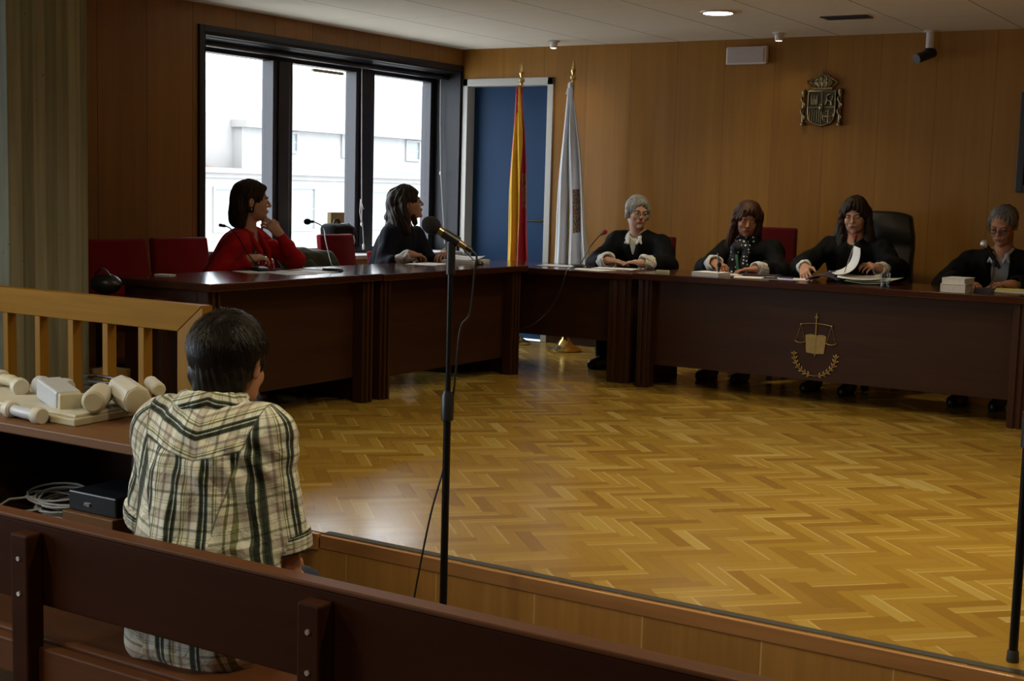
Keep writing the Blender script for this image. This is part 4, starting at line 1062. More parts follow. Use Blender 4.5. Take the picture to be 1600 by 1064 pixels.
sheet('card', -5.60, 5.32, TZ1, .10, .06, .2, 'small white card at the left end of the first desk', 'paper', .006, 'card')
sheet('paper_stack', -5.42, 8.00, TZ2, .24, .34, .25, 'stack of white papers on the desk by the blue door', 'paper', .022, 'papers')
sheet('paper_sheet', -5.43, 8.02, TZ2 + .0235, .22, .31, .42, 'crooked sheet lying on the stack by the blue door', 'paperb', curl=.03)
sheet('paper_sheet', -5.46, 7.60, TZ2, .21, .30, .15, 'white sheet under the lace cuffs of the dark-haired woman', 'paper')
sheet('paper_sheet', -4.96, 8.56, TZ3, .30, .22, .1, 'sheet at the left edge of the corner desk', 'paperb')
sheet('paper_sheet', -4.60, 8.34, TZ3, .30, .21, -.15, 'white sheet near the front edge of the corner desk', 'paper')
sheet('paper_sheet', -4.55, 8.62, TZ3, .30, .21, .2, 'sheet under the hands of the grey-haired woman', 'paper')
o = sheet('eyeglass_case', -4.02, 8.30, TZ4, .09, .035, .3, 'small shiny case at the left end of the long desk', 'papergreen', .016, 'case')
sheet('open_notebook', -3.66, 8.28, TZ4, .20, .16, -.1, 'thick white notebook under the hand of the writing woman', 'paper', .026, 'notebook')
sheet('paper_sheet', -3.66, 8.50, TZ4, .25, .18, .2, 'sheet behind the thick white notebook', 'paperb', .004)
sheet('paper_sheet', -3.38, 8.36, TZ4, .20, .28, -1.2, 'white sheet right of the writing woman', 'paper')
sheet('paper_sheet', -3.20, 8.44, TZ4, .21, .297, -1.35, 'white sheet under a blue pen', 'paper')
obj('blue_pen', MB().tube([(-3.25, 8.43, TZ4 + .009), (-3.14, 8.40, TZ4 + .009)], .0045, 8), plain('blue_pen_plastic', (.02, .04, .25), .3), label='blue pen lying on a white sheet of the long desk', cat='pen', smooth=True)
sheet('paper_sheet', -3.45, 8.62, TZ4, .26, .16, .1, 'dark-covered sheet in front of the writing woman', 'binder', .008)
# bundle read by the presiding woman
g = MB().grid(lambda u, v: Vector((-2.93 + (u - .5) * .22, 8.36 + v * .22, TZ4 + .006 + .05 * math.sin(u * PI) * (.6 + .4 * v) + .004)), 12, 8)
obj('dark_folder', g, M['binder'], label='dark purple folder arching on the long desk before the reading woman', cat='folder', smooth='all', solid=.008)
g = MB().grid(lambda u, v: Vector((-2.86 + .20 * u - .07 * u ** 4 - .11 * v, 8.40 + .07 * u + .19 * v, TZ4 + .05 + .17 * u ** 2.6 + .01 * v)), 14, 8)
obj('turned_page', g, M['paper'], label='white page curling upright in the hand of the reading woman', cat='paper', smooth='all', solid=.0015)
for i, (cx_, cy_, rr, mm, lb) in enumerate(((-2.66, 8.47, .1, 'papergreen', 'pale green sheet at the bottom of the bundle being read'), (-2.63, 8.50, -.25, 'paperb', 'crooked printed sheet on the bundle being read'), (-2.72, 8.45, .3, 'paper', 'white sheet on top of the bundle being read'))):
    sheet('paper_sheet', cx_, cy_, TZ4 + .004 + .011 * i, .27, .21, rr, lb, mm, curl=.045)
o = obj('water_glass', MB().lathe([(.026, 0), (.033, .085), (.0315, .085), (.025, .004), (.001, .004)], (-2.50, 8.27, TZ4 + .0005), 24, caps=False), M['lens'], label='small glass of water right of the bundle being read', cat='glass', smooth=True)
obj('water', MB().lathe([(.0248, .005), (.0285, .045), (.001, .046)], (-2.50, 8.27, TZ4 + .0005), 20), M['lens'], o, smooth=True)
def book(cx, cy, z, w, h, t, rot, label):
    b = empty('white_book', (cx, cy, z), label, 'book', 'two thick white books', rz=rot)
    obj('cover', MB().box(-w / 2, w / 2, -h / 2, h / 2, 0, .003).box(-w / 2, w / 2, -h / 2, h / 2, t - .003, t).box(-w / 2, -w / 2 + .003, -h / 2, h / 2, .003, t - .003), M['paper'], b, local=True)
    obj('page_block', MB().box(-w / 2 + .003, w / 2 - .004, -h / 2 + .004, h / 2 - .004, .003, t - .003), M['paperb'], b, local=True)
book(-2.06, 8.24, TZ4 + .0005, .145, .20, .048, .02, 'thick white book at the bottom of the pile by the man in glasses')
book(-2.055, 8.25, TZ4 + .049, .135, .19, .034, -.06, 'thinner white book on top of the pile by the man in glasses')
sheet('dark_notebook', -1.93, 8.36, TZ4, .10, .14, .1, 'small dark notebook beside the two white books', 'binder', .02, 'notebook')
sheet('paper_sheet', -1.80, 8.50, TZ4, .30, .22, .05, 'white sheet under the desk tripod', 'paperb')
sheet('yellow_folder', -1.78, 8.62, TZ4 + .003, .26, .12, .05, 'yellow folder before the man in glasses', 'papery', .01, 'folder')

# ------------------------------------------------------------------ people
def rotz(a): c, s_ = math.cos(a), math.sin(a); return np.array([[c, -s_, 0], [s_, c, 0], [0, 0, 1.]])
def head_frame(d, roll=0):
    f = nrm(d); r = nrm(np.cross(f, V(0, 0, 1))); u = np.cross(r, f)
    c, s_ = math.cos(roll), math.sin(roll)
    r2 = r * c + u * s_; u2 = u * c - r * s_
    return np.stack([r2, f, u2], 1)          # columns: right, front, up
def arm_ik(sh, wr, l1, l2, pole):
    d = wr - sh; L = np.linalg.norm(d); L = min(L, (l1 + l2) * .999); d = nrm(d)
    a = (l1 * l1 - l2 * l2 + L * L) / (2 * L); h = math.sqrt(max(l1 * l1 - a * a, 0))
    p = nrm(pole - (pole @ d) * d)
    return sh + d * a + p * h
def hand_prims(w, d, n, side, curl=.5, s=1.0, spread=1.0):
    d = nrm(d); n = nrm(n - (n @ d) * d); t = np.cross(n, d) * (1 if side == 'L' else -1)
    R = np.stack([t, d, n], 1); P = [rbx(w + d * .046 * s, (.038 * s, .047 * s, .0135 * s), R, .012, .014), cap(w - d * .01, w + d * .03 * s, .025 * s, .024 * s, .02)]
    for i in range(4):
        b = w + d * (.086 - .003 * abs(i - 1.2)) * s + t * (.0305 - .0203 * i) * s
        L = (.95, 1.06, .98, .78)[i] * s; ang = 0; p = b - d * .012
        for j, (sl, c) in enumerate(((.052, .55), (.027, 1.0), (.021, .75))):
            ang += curl * c; dr = nrm(d * math.cos(ang) + n * math.sin(ang) + t * .07 * (1.5 - i) * spread)
            q = p + dr * sl * L; P.append(cap(p, q, (.0092, .0084, .0076)[j] * s, (.0084, .0076, .0066)[j] * s, .004)); p = q
    p = w + d * .022 * s + t * .026 * s
    q = p + nrm(d * .55 + t * .75 + n * .35) * .044 * s; P.append(cap(p, q, .0145 * s, .0112 * s, .008))
    P.append(cap(q, q + nrm(d * .9 + t * .25 + n * .45) * .034 * s, .0108 * s, .0085 * s, .004))
    return P

def person(label, loc, rz, head, hdir, roll=0, hs=1.0, sk='skin', R=None, L=None, sh=.165, ws=1.0, lids=False, hz_=.56, neckf=.035, pole_out=.6, name='person', h=.0045, group=None, nz=.175, knee=(.12, .43), nx=0, arm_r=1):
    """R / L: dict(w=wrist (world), d=hand direction, n=palm normal, curl). Returns all that clothes and hair need."""
    t = empty(name, loc, label, 'person', rz=rz)
    o = V(*loc); Ri = rotz(-rz)
    toL = lambda p: Ri @ (V(*p) - o); dL = lambda p: Ri @ V(*p)
    hc = toL(head); HR = head_frame(dL(hdir), roll); H = lambda x, y, z: hc + HR @ (V(x, y, z) * hs)
    P0 = V(0, 0, hz_); N = hc + V(nx, -neckf, -nz * hs)
    a = nrm(N - P0); xr = nrm(np.cross(V(0, 1, 0), a)); xr = V(1, 0, 0); yf = nrm(np.cross(a, xr)); TR = np.stack([xr, yf, a], 1)
    S = {'R': N + V(sh, -.005, -.055), 'L': N + V(-sh, -.005, -.055)}
    B = dict(t=t, hc=hc, HR=HR, H=H, P0=P0, N=N, TR=TR, S=S, hs=hs, E={}, W={}, ws=ws, sh=sh, skin=sk, toL=toL, dL=dL, yf=yf, a=a)
    LT = np.linalg.norm(N - P0)
    C = P0 + (N - P0) * .64; Bl = P0 + (N - P0) * .28; B['C'] = C; B['Bl'] = Bl
    pr = [ell(P0, (.165 * ws, .12, .11), k=.05), ell(Bl, (.135 * ws, .105, .16), TR, .06), ell(C, (.150 * ws, .105, .18), TR, .06), cap(S['R'], S['L'], .05, .05, .05), ]
    e = lambda c, r, k=.015, sub=False: ell(H(*c), V(*r) * hs, HR, k, sub)
    cp = lambda p, q, r1, r2=None, k=.012: cap(H(*p), H(*q), r1 * hs, (r2 or r1) * hs, k)
    pr += [cap(H(0, -.028, -.06), N + V(0, .0, -.02), .050 * hs, .058 * hs, .02)]
    pr += [e((0, -.012, .030), (.075, .093, .084)), e((0, .026, -.030), (.064, .060, .080), .02), e((0, .036, -.076), (.050, .046, .034), .02), e((0, .077, -.098), (.017, .014, .014), .014),
           e((.037, .062, -.030), (.022, .018, .022), .015), e((-.037, .062, -.030), (.022, .018, .022), .015), cp((-.034, .078, .021), (.034, .078, .021), .011),
           cp((0, .085, .014), (0, .104, -.025), .0064, .0095, .008), e((.010, .095, -.029), (.008, .008, .006), .006), e((-.010, .095, -.029), (.008, .008, .006), .006),
           cp((-.017, .084, -.058), (.017, .084, -.058), .010)]
    for s_ in (-1, 1):
        pr += [e((s_ * .031, .094, .003), (.017, .012, .010), .008, True)]
        pr += [e((s_ * .077, -.004, -.004), (.008, .018, .031), .006), e((s_ * .081, -.008, .008), (.009, .017, .021), .005), e((s_ * .086, .002, .0), (.006, .009, .014), .006, True)]
        if lids: pr += [e((s_ * .031, .079, .006), (.0145, .0138, .0105), .005)]
    for side, A in (('R', R), ('L', L)):
        sg = 1 if side == 'R' else -1
        if A is None: continue
        w = toL(A['w']); el = toL(A['e']) if 'e' in A else arm_ik(S[side], w, A.get('l1', .275), A.get('l2', .25), V(sg * pole_out, -.25, -1))
        B['E'][side] = el; B['W'][side] = w
        pr += [cap(S[side], el, .050 * arm_r, .040 * arm_r, .03), cap(el, w, .041 * arm_r, .026 * arm_r ** .5, .02)]
        pr += hand_prims(w, dL(A['d']), dL(A['n']), side, A.get('curl', .4), A.get('s', .95), A.get('spread', 1))
    fz = .04
    for s_ in (-1, 1):
        hp, kn, an = V(s_ * .09, .02, hz_ - .02), V(s_ * knee[0], knee[1], hz_ - .05), V(s_ * knee[0], knee[1] - .03, .10)
        pr += [cap(hp, kn, .078, .055, .04), cap(kn, an, .054, .036, .03)]
        B.setdefault('leg', []).append((hp, kn, an))
    sdf_obj('body', pr, h, M[sk], t)
    for s_ in (-1, 1):
        hp, kn, an = B['leg'][0 if s_ < 0 else 1]
        if not lids:
            ey = obj('eye', MB().ball(H(s_ * .031, .078, .003), .0128 * hs, 14), M['eyew'], t, local=True, smooth=True)
            obj('iris', MB().ball(H(s_ * .031 + .001, .0885, .003), .0056 * hs, 10), M['eyed'], ey, local=True, smooth=True)
        sdf_obj('shoe', [cap(V(an[0], .38, .045), V(an[0] + s_ * .01, .56, .035), .043, .036, .02), cap(V(an[0], .37, .02), V(an[0] + s_ * .01, .57, .018), .03, .028, .02), cap(an + V(0, 0, -.0), V(an[0], .39, .05), .042, .042, .02)], .007, M['black'], t)
    obj('lips', MB().ball(H(0, .0925, -.0545), V(.019, .0045, .0045) * hs, 12, Matrix(HR.tolist())).ball(H(0, .0915, -.0615), V(.016, .005, .005) * hs, 12, Matrix(HR.tolist())), M['lip'], t, local=True, smooth=True)
    return B
def trousers(B, mat='blackcloth', h=.007):
    pr = [ell(B['P0'], (.18 * B['ws'], .135, .12), k=.05)]
    for hp, kn, an in B['leg']: pr += [cap(hp, kn, .09, .068, .04), cap(kn, an + V(0, 0, -.0), .068, .056, .03)]
    sdf_obj('trousers', pr, h, M[mat], B['t'], lambda P: .004 * wob(P, 30, 2), 2)
def brows(B, mat='hdark'):
    for s_ in (-1, 1):
        H = B['H']; obj('eyebrow', MB().tube([H(s_ * .014, .0905, .018), H(s_ * .03, .0915, .025), H(s_ * .048, .080, .020)], .0028 * B['hs'], 6), M[mat], B['t'], local=True, smooth=True)
def glasses(B, mat='black', drop=0):
    H = B['H']; g = MB()
    for s_ in (-1, 1):
        g.tube([H(s_ * .033 + .022 * math.cos(a), .101 - .006 * abs(math.cos(a)), .000 - drop + .0155 * math.sin(a)) for a in [i * PI / 10 for i in range(21)]], .0020, 6)
        g.tube([H(s_ * .055, .096, .005 - drop), H(s_ * .077, .06, .006 - drop), H(s_ * .084, .0, .004)], .0017, 6)
    g.tube([H(-.011, .103, .002 - drop), H(0, .107, .005 - drop), H(.011, .103, .002 - drop)], .0018, 6)
    o = obj('glasses', g, M[mat], B['t'], local=True, smooth=True)
    g = MB()
    for s_ in (-1, 1): g.ball(H(s_ * .033, .099, -drop), V(.021, .0012, .0145) * B['hs'], 16, Matrix(B['HR'].tolist()))
    obj('lens', g, M['lens'], o, local=True, smooth=True)
def hair_obj(B, pr, mat, h=.005, wr=None, it=2):
    def ridges(P):
        q = (P - B['hc']) @ B['HR']; a = np.arctan2(q[:, 0], -q[:, 1] + .02); z = q[:, 2]
        f = .0022 * np.sin(a * 34 + 5 * np.sin(z * 22 + a * 2) + 2 * np.sin(a * 7)) + .0022 * np.sin(a * 15 + 4 * np.sin(z * 16 + 1.5))
        return f + .002 * wob(P, 48, 6, sc=(1, 1, .5))
    return sdf_obj('hair', pr, h, M[mat], B['t'], (lambda P: ridges(P) + (wr(P) if wr else 0)), it)
def hair_caps(B):
    H, HR, hs = B['H'], B['HR'], B['hs']
    e = lambda c, r, k=.015, sub=False: ell(H(*c), V(*r) * hs, HR, k, sub)
    c = lambda p, q, r1, r2=None, k=.02: cap(H(*p), H(*q), r1 * hs, (r2 or r1) * hs, k)
    return e, c
def robe(B, mat='robe', sleeve=.66, full=.07, neck=.055, v=.30, collar=True, shirt='white', cuffs=True, h=.006, wide=1.0, cuff_r=(.052, .062), vw=.042):
    t, N, S, TR, C, Bl, P0, ws = B['t'], B['N'], B['S'], B['TR'], B['C'], B['Bl'], B['P0'], B['ws']
    yf, a = B['yf'], B['a']
    if shirt:
        ps = [ell(C, (.158 * ws, .118, .19), TR, .06), ell(Bl, (.145 * ws, .118, .17), TR, .06), cap(S['R'] * .8 + N * .2, S['L'] * .8 + N * .2, .052, .052, .05), cap(N + V(0, 0, -.03), N + V(0, 0, .0), .062, .060, .03)]
        ps += [cap(N + V(0, .02, .10), N + V(0, .015, .0), .056, .054, .008, True), cap(N + V(0, .09, .02), N + V(0, .125, -.085), .036, .008, .01, True)]
        sdf_obj('shirt', ps, .006, M[shirt], t, lambda P: .002 * wob(P, 40, 9), 2)
    pr = [ell(C, (.178 * ws * wide, .128, .20), TR, .06), ell(Bl, (.175 * ws * wide, .145, .19), TR, .06), ell(P0 + V(0, .03, 0), (.21 * ws, .17, .13), k=.06)]
    pr += [cap(S['R'], S['L'], .066, .066, .06), cap(N + V(.05, -.02, -.025), S['R'], .052, .070, .03), cap(N + V(-.05, -.02, -.025), S['L'], .052, .070, .03)]
    for sd in ('R', 'L'):
        if sd in B['E']:
            E, W = B['E'][sd], B['W'][sd]; pr += [cap(S[sd], E, .070, full, .035), cap(E, E + (W - E) * sleeve, full * .95, full, .035)]
            pr += [cap(E + (W - E) * (sleeve + .08), E + (W - E) * (sleeve + .5), full * .62, full * .7, .008, True)]
    for hp, kn, an in B['leg']: pr += [cap(hp + V(0, 0, .01), kn, .10, .085, .05), cap(kn, kn * .45 + an * .55, .08, .075, .05)]
    # neck opening and the open front
    pr += [cap(N + V(0, .02, .12), N + V(0, .01, -.005), neck + .006, neck, .012, True), cap(N + V(0, .10, -.01), N + yf * .175 - a * v, vw, .010, .012, True)]
    sdf_obj('robe', pr, h, M[mat], t, lambda P: .008 * wob(P, 30, 12, sc=(1, 1, .35)) + .0035 * wob(P, 62, 5, sc=(1, 1, .5)), 3)
    if collar:
        g = []
        for s_ in (-1, 1):
            pts = [N + V(0, -.062, .038), N + V(s_ * .05, -.035, .036), N + V(s_ * .064, .015, .022), N + V(s_ * .045, .075, -.012), N + V(s_ * .035, .112, -.055)]
            for i in range(4): g.append(cap(pts[i], pts[i + 1], .010, .013 if i < 3 else .011, .01))
            g.append(cap(pts[3], pts[3] + V(s_ * .018, .020, -.042), .013, .009, .01))
        sdf_obj('collar', g, .0045, M[shirt or 'white'], t, None, 2)
    if cuffs:
        for sd in ('R', 'L'):
            if sd in B['E']:
                E, W = B['E'][sd], B['W'][sd]
                sdf_obj('lace_cuff', [cap(E + (W - E) * (sleeve - .10), E + (W - E) * .93, cuff_r[0], cuff_r[1], .01), cap(E + (W - E) * .93, E + (W - E) * 1.25, cuff_r[1] * .55, cuff_r[1] * .9, .01, True)], .0045, M['lace'], t, lambda P: .004 * wob(P, 90, 8), 1)

DN = (0, 0, -1)
# 1. woman in red, chin on her hand
def woman_red():
    B = person('person in a red jacket resting her chin on her hand at the first desk', (-6.13, 6.25, 0), -PI / 2 + .38, (-5.91, 6.335, 1.180), (.72, .69, .0), 0, 1.08, 'skinp',
               R=dict(w=(-5.73, 6.13, .835), d=(.35, .9, .15), n=(-.2, .3, -1), curl=.75),
               L=dict(w=(-5.765, 6.425, .985), e=(-5.74, 6.56, .815), d=(-.38, -.62, .70), n=(-.8, .3, -.4), curl=1.05), sh=.155, ws=.98, neckf=.03)
    t, N, S, TR, C, Bl = B['t'], B['N'], B['S'], B['TR'], B['C'], B['Bl']
    sdf_obj('blouse', [ell(C, (.155, .122, .19), TR, .06), ell(Bl, (.14, .125, .17), TR, .06), cap(N + V(0, .09, .0), N + V(0, .12, -.07), .045, .02, .01, True), cap(N + V(0, .03, .1), N, .055, .053, .01, True)], .006, M['floral'], t, lambda P: .003 * wob(P, 40, 9), 2)
    pr = [ell(C, (.172, .125, .20), TR, .05), ell(Bl, (.170, .140, .19), TR, .06), ell(B['P0'], (.19, .15, .12), k=.05), cap(S['R'], S['L'], .064, .064, .05)]
    for sd in ('R', 'L'):
        E, W = B['E'][sd], B['W'][sd]; pr += [cap(S[sd], E, .067, .052, .03), cap(E, E + (W - E) * .86, .052, .040, .025)]
    pr += [cap(N + V(0, .02, .12), N, .062, .056, .012, True), cap(N + V(0, .11, .0), N + B['yf'] * .17 - B['a'] * .32, .052, .045, .012, True)]
    sdf_obj('jacket', pr, .006, M['jacket'], t, lambda P: .006 * wob(P, 30, 14) + .003 * wob(P, 65, 4), 3)
    g = []
    for s_ in (-1, 1):
        pts = [N + V(0, -.065, .02), N + V(s_ * .058, -.03, .018), N + V(s_ * .07, .05, -.02), N + V(s_ * .07, .115, -.12), N + V(s_ * .062, .135, -.25)]
        for i in range(4): g.append(cap(pts[i], pts[i + 1], .014, .018, .014))
    sdf_obj('lapel', g, .005, M['jacket'], t, None, 2)
    trousers(B)
    e, c = hair_caps(B)
    hair_obj(B, [e((0, -.015, .034), (.086, .103, .092)), e((0, .100, -.028), (.074, .056, .110), .012, True), c((.072, -.01, .02), (.080, .0, -.05), .022, .018), c((-.072, -.01, .02), (-.080, .015, -.10), .026, .022), e((.088, -.0, -.02), (.014, .020, .038), .008, True),
                  c((0, -.06, .0), (0, -.075, -.10), .066, .055), c((.05, -.06, -.02), (.058, -.06, -.125), .04, .03), c((-.05, -.06, -.02), (-.058, -.06, -.125), .04, .03), c((.035, .060, .080), (.072, .03, .03), .014, .012), c((-.01, .068, .080), (-.066, .045, .03), .014, .012)], 'hdark')
    brows(B)
    for s_ in (-1, 1): obj('earring', MB().ball(B['H'](s_ * .088, -.002, -.046), .0075, 10).ball(B['H'](s_ * .088, -.002, -.034), .004, 8), M['gold'], t, local=True, smooth=True)
woman_red()
# 2. dark-haired woman by the door, face lifted in profile
def woman_window():
    B = person('person in a dark robe with long wavy dark hair, chin lifted, beside the window', (-6.06, 7.88, 0), -PI / 2 + .12, (-5.90, 7.935, 1.175), (.80, .58, .20), 0, 1.06, 'skin',
               R=dict(w=(-5.66, 7.66, .825), d=(.25, .95, -.05), n=(0, 0, -1), curl=.55), L=dict(w=(-5.60, 8.03, .83), d=(.1, -1, -.05), n=(.1, 0, -1), curl=.55), sh=.155, ws=.95)
    robe(B, 'robeb', sleeve=.42, full=.064, collar=False, shirt='white', v=.26, vw=.03, cuff_r=(.040, .044)); trousers(B)
    e, c = hair_caps(B)
    hair_obj(B, [e((0, -.018, .034), (.090, .108, .094)), e((0, .104, -.040), (.066, .052, .105), .012, True), c((.080, -.025, .02), (.096, -.035, -.17), .030, .036), c((-.080, -.025, .02), (-.096, -.035, -.17), .030, .036), c((0, -.07, .0), (0, -.10, -.20), .075, .06),
                  c((.05, -.07, -.05), (.07, -.085, -.20), .05, .042), c((-.05, -.07, -.05), (-.07, -.085, -.20), .05, .042), e((.03, -.135, -.14), (.05, .045, .05)), e((-.01, -.12, -.08), (.06, .05, .05)), e((-.04, -.12, -.11), (.03, .03, .03)), e((.07, .03, -.12), (.022, .022, .04))], 'hdark', wr=lambda P: .006 * wob(P, 42, 16, sc=(1, 1, .7)) + .0015 * wob(P, 100, 3))
    brows(B)
    obj('bracelet', MB().tube([B['W']['L'] + V(.026 * math.cos(a), .01 * math.sin(a), .028 * math.sin(a)) for a in [i * PI / 8 for i in range(17)]], .003, 6), M['black'], B['t'], local=True, smooth=True)
woman_window()
# 3. grey-haired woman smiling to her left
B = person('person with short grey hair, glasses and white collar, hands crossed on the corner desk', (-4.68, 9.30, 0), PI + .06, (-4.655, 9.14, 1.150), (.72, -.68, -.10), .05, 1.0, 'skinp',
           R=dict(w=(-4.70, 8.78, .800), d=(.93, .2, -.05), n=(0, .1, -1), curl=.25), L=dict(w=(-4.42, 8.80, .795), d=(-.95, -.1, .06), n=(0, .1, -1), curl=.3), sh=.175, ws=1.05, pole_out=1.5)
robe(B, 'robe', sleeve=.52, full=.070, v=.25, wide=1.05); trousers(B)
e, c = hair_caps(B)
hair_obj(B, [e((0, -.015, .036), (.088, .105, .092)), e((0, .104, -.030), (.072, .054, .112), .012, True), c((.074, .0, .03), (.080, .005, -.035), .024, .018), c((-.074, .0, .03), (-.080, .005, -.035), .024, .018), c((0, -.06, -.0), (0, -.065, -.06), .062, .045), c((-.02, .070, .082), (.055, .055, .060), .014, .012), c((-.02, .070, .082), (-.066, .045, .03), .014, .012)], 'hgrey')
brows(B, 'hgrey2'); glasses(B, 'brasstone')
# 4. woman in a dotted scarf, writing
B = person('person in a black robe and polka dot scarf writing at the long desk', (-3.78, 9.30, 0), PI, (-3.735, 9.04, 1.135), (.42, -.84, -.28), .10, 1.0, 'skinm',
           R=dict(w=(-3.80, 8.66, .83), d=(.75, -.55, -.25), n=(-.1, .3, -1), curl=1.0), L=dict(w=(-3.50, 8.66, .80), d=(-.9, -.3, -.0), n=(0, 0, -1), curl=.4), sh=.175, ws=1.05, lids=True, pole_out=1.3)
robe(B, 'robe', sleeve=.56, full=.070, v=.38, collar=False, wide=1.06, vw=.055, shirt='greyshirt'); trousers(B)
N = B['N']
sdf_obj('scarf', [cap(N + V(0, .02, .015), N + V(.045, .05, .0), .045, .035, .03), cap(N + V(-.05, .0, .02), N + V(.05, .0, .02), .05, .05, .03), cap(N + V(0, .07, -.01), N + V(.02, .10, -.03), .04, .03, .03), cap(N + V(.05, .09, -.03), N + V(.075, .16, -.30), .036, .044, .03), cap(N + V(-.035, .10, -.03), N + V(-.045, .165, -.30), .028, .032, .03), cap(N + V(0, -.02, .12), N + V(0, -.02, -.0), .045, .045, .01, True)], .005, M['dots'], B['t'], lambda P: .005 * wob(P, 50, 8), 2)
obj('lanyard', MB().tube([N + V(.03, .13, -.08), N + V(.0, .165, -.20), N + V(-.02, .18, -.30)], .011, 8), plain('green_ribbon', (.02, .10, .06), .6), B['t'], local=True, smooth=True)
e, c = hair_caps(B)
hair_obj(B, [e((0, -.015, .036), (.090, .108, .094)), e((-.008, .106, -.040), (.062, .054, .106), .012, True), c((.084, -.01, .03), (.104, .03, -.24), .026, .026), c((-.084, -.01, .03), (-.092, .02, -.16), .026, .028), c((0, -.07, .0), (0, -.09, -.18), .072, .055), c((.05, -.06, -.05), (.07, -.06, -.2), .045, .035), c((.0, .074, .086), (.074, .045, .0), .015, .014), c((.0, .074, .086), (-.072, .045, .02), .015, .014), c((.04, .075, .080), (.0, .080, .074), .010, .010)], 'hbrown')
brows(B)
pn = obj('pen', MB().tube([Vector((-3.730, 8.575, .795)), Vector((-3.775, 8.64, .90))], .0045, 8), M['black'], label='dark pen in the hand of the woman in the dotted scarf', cat='pen', smooth=True)
# 5. woman reading in the executive chair
B = person('person with long dark hair in a black robe reading papers in the high leather chair', (-3.00, 9.26, 0), PI, (-2.965, 9.05, 1.185), (.12, -.96, -.22), -.04, 1.0, 'skinp',
           R=dict(w=(-3.16, 8.66, .835), d=(.30, -.75, -.45), n=(.5, .4, -.8), curl=.55), L=dict(w=(-2.66, 8.66, .85), d=(-.35, -.65, .25), n=(-.6, -.3, -.6), curl=.8), sh=.175, ws=1.05, lids=True, pole_out=1.5)
robe(B, 'robe', sleeve=.60, full=.072, v=.16, collar=False, wide=1.06, cuff_r=(.044, .05), vw=.045, shirt='blackcloth'); trousers(B)
e, c = hair_caps(B)
hair_obj(B, [e((0, -.015, .036), (.090, .108, .094)), e((0, .106, -.034), (.066, .054, .110), .012, True), c((.084, -.01, .03), (.096, .02, -.18), .026, .030), c((-.084, -.01, .03), (-.100, .02, -.20), .026, .034), c((-.09, .02, -.16), (-.13, .05, -.26), .036, .028), c((.086, .02, -.15), (.11, .05, -.25), .032, .026), c((0, -.07, .0), (0, -.09, -.18), .072, .055), c((.015, .072, .086), (.076, .040, .01), .013, .013), c((.015, .072, .086), (-.076, .040, .01), .013, .014)], 'hdark')
brows(B)
# 6. man in glasses, head bowed
B = person('person with short dark grey hair and glasses, head bowed, behind two white books', (-2.03, 9.30, 0), PI - .02, (-1.99, 9.02, 1.155), (-.10, -.88, -.38), .04, 1.03, 'skinm',
           R=dict(w=(-2.16, 8.66, .80), d=(.9, -.2, .0), n=(0, .1, -1), curl=.4), L=dict(w=(-1.84, 8.66, .80), d=(-.8, -.5, 0), n=(0, 0, -1), curl=.4), sh=.195, ws=1.15, lids=True, pole_out=1.4)
robe(B, 'robe', sleeve=.72, full=.072, v=.42, collar=True, wide=1.04, vw=.075, shirt='greyshirt', cuffs=False); trousers(B)
e, c = hair_caps(B)
hair_obj(B, [e((0, -.018, .036), (.083, .098, .088)), e((0, .090, -.03), (.072, .055, .095), .012, True), c((.074, .01, .03), (.077, .012, -.02), .014, .010), c((-.074, .01, .03), (-.077, .012, -.02), .014, .010), e((.088, -.0, -.01), (.014, .022, .028), .006, True), e((-.088, -.0, -.01), (.014, .022, .028), .006, True)], 'hgrey2')
brows(B, 'hgrey2'); glasses(B, 'black', .004)

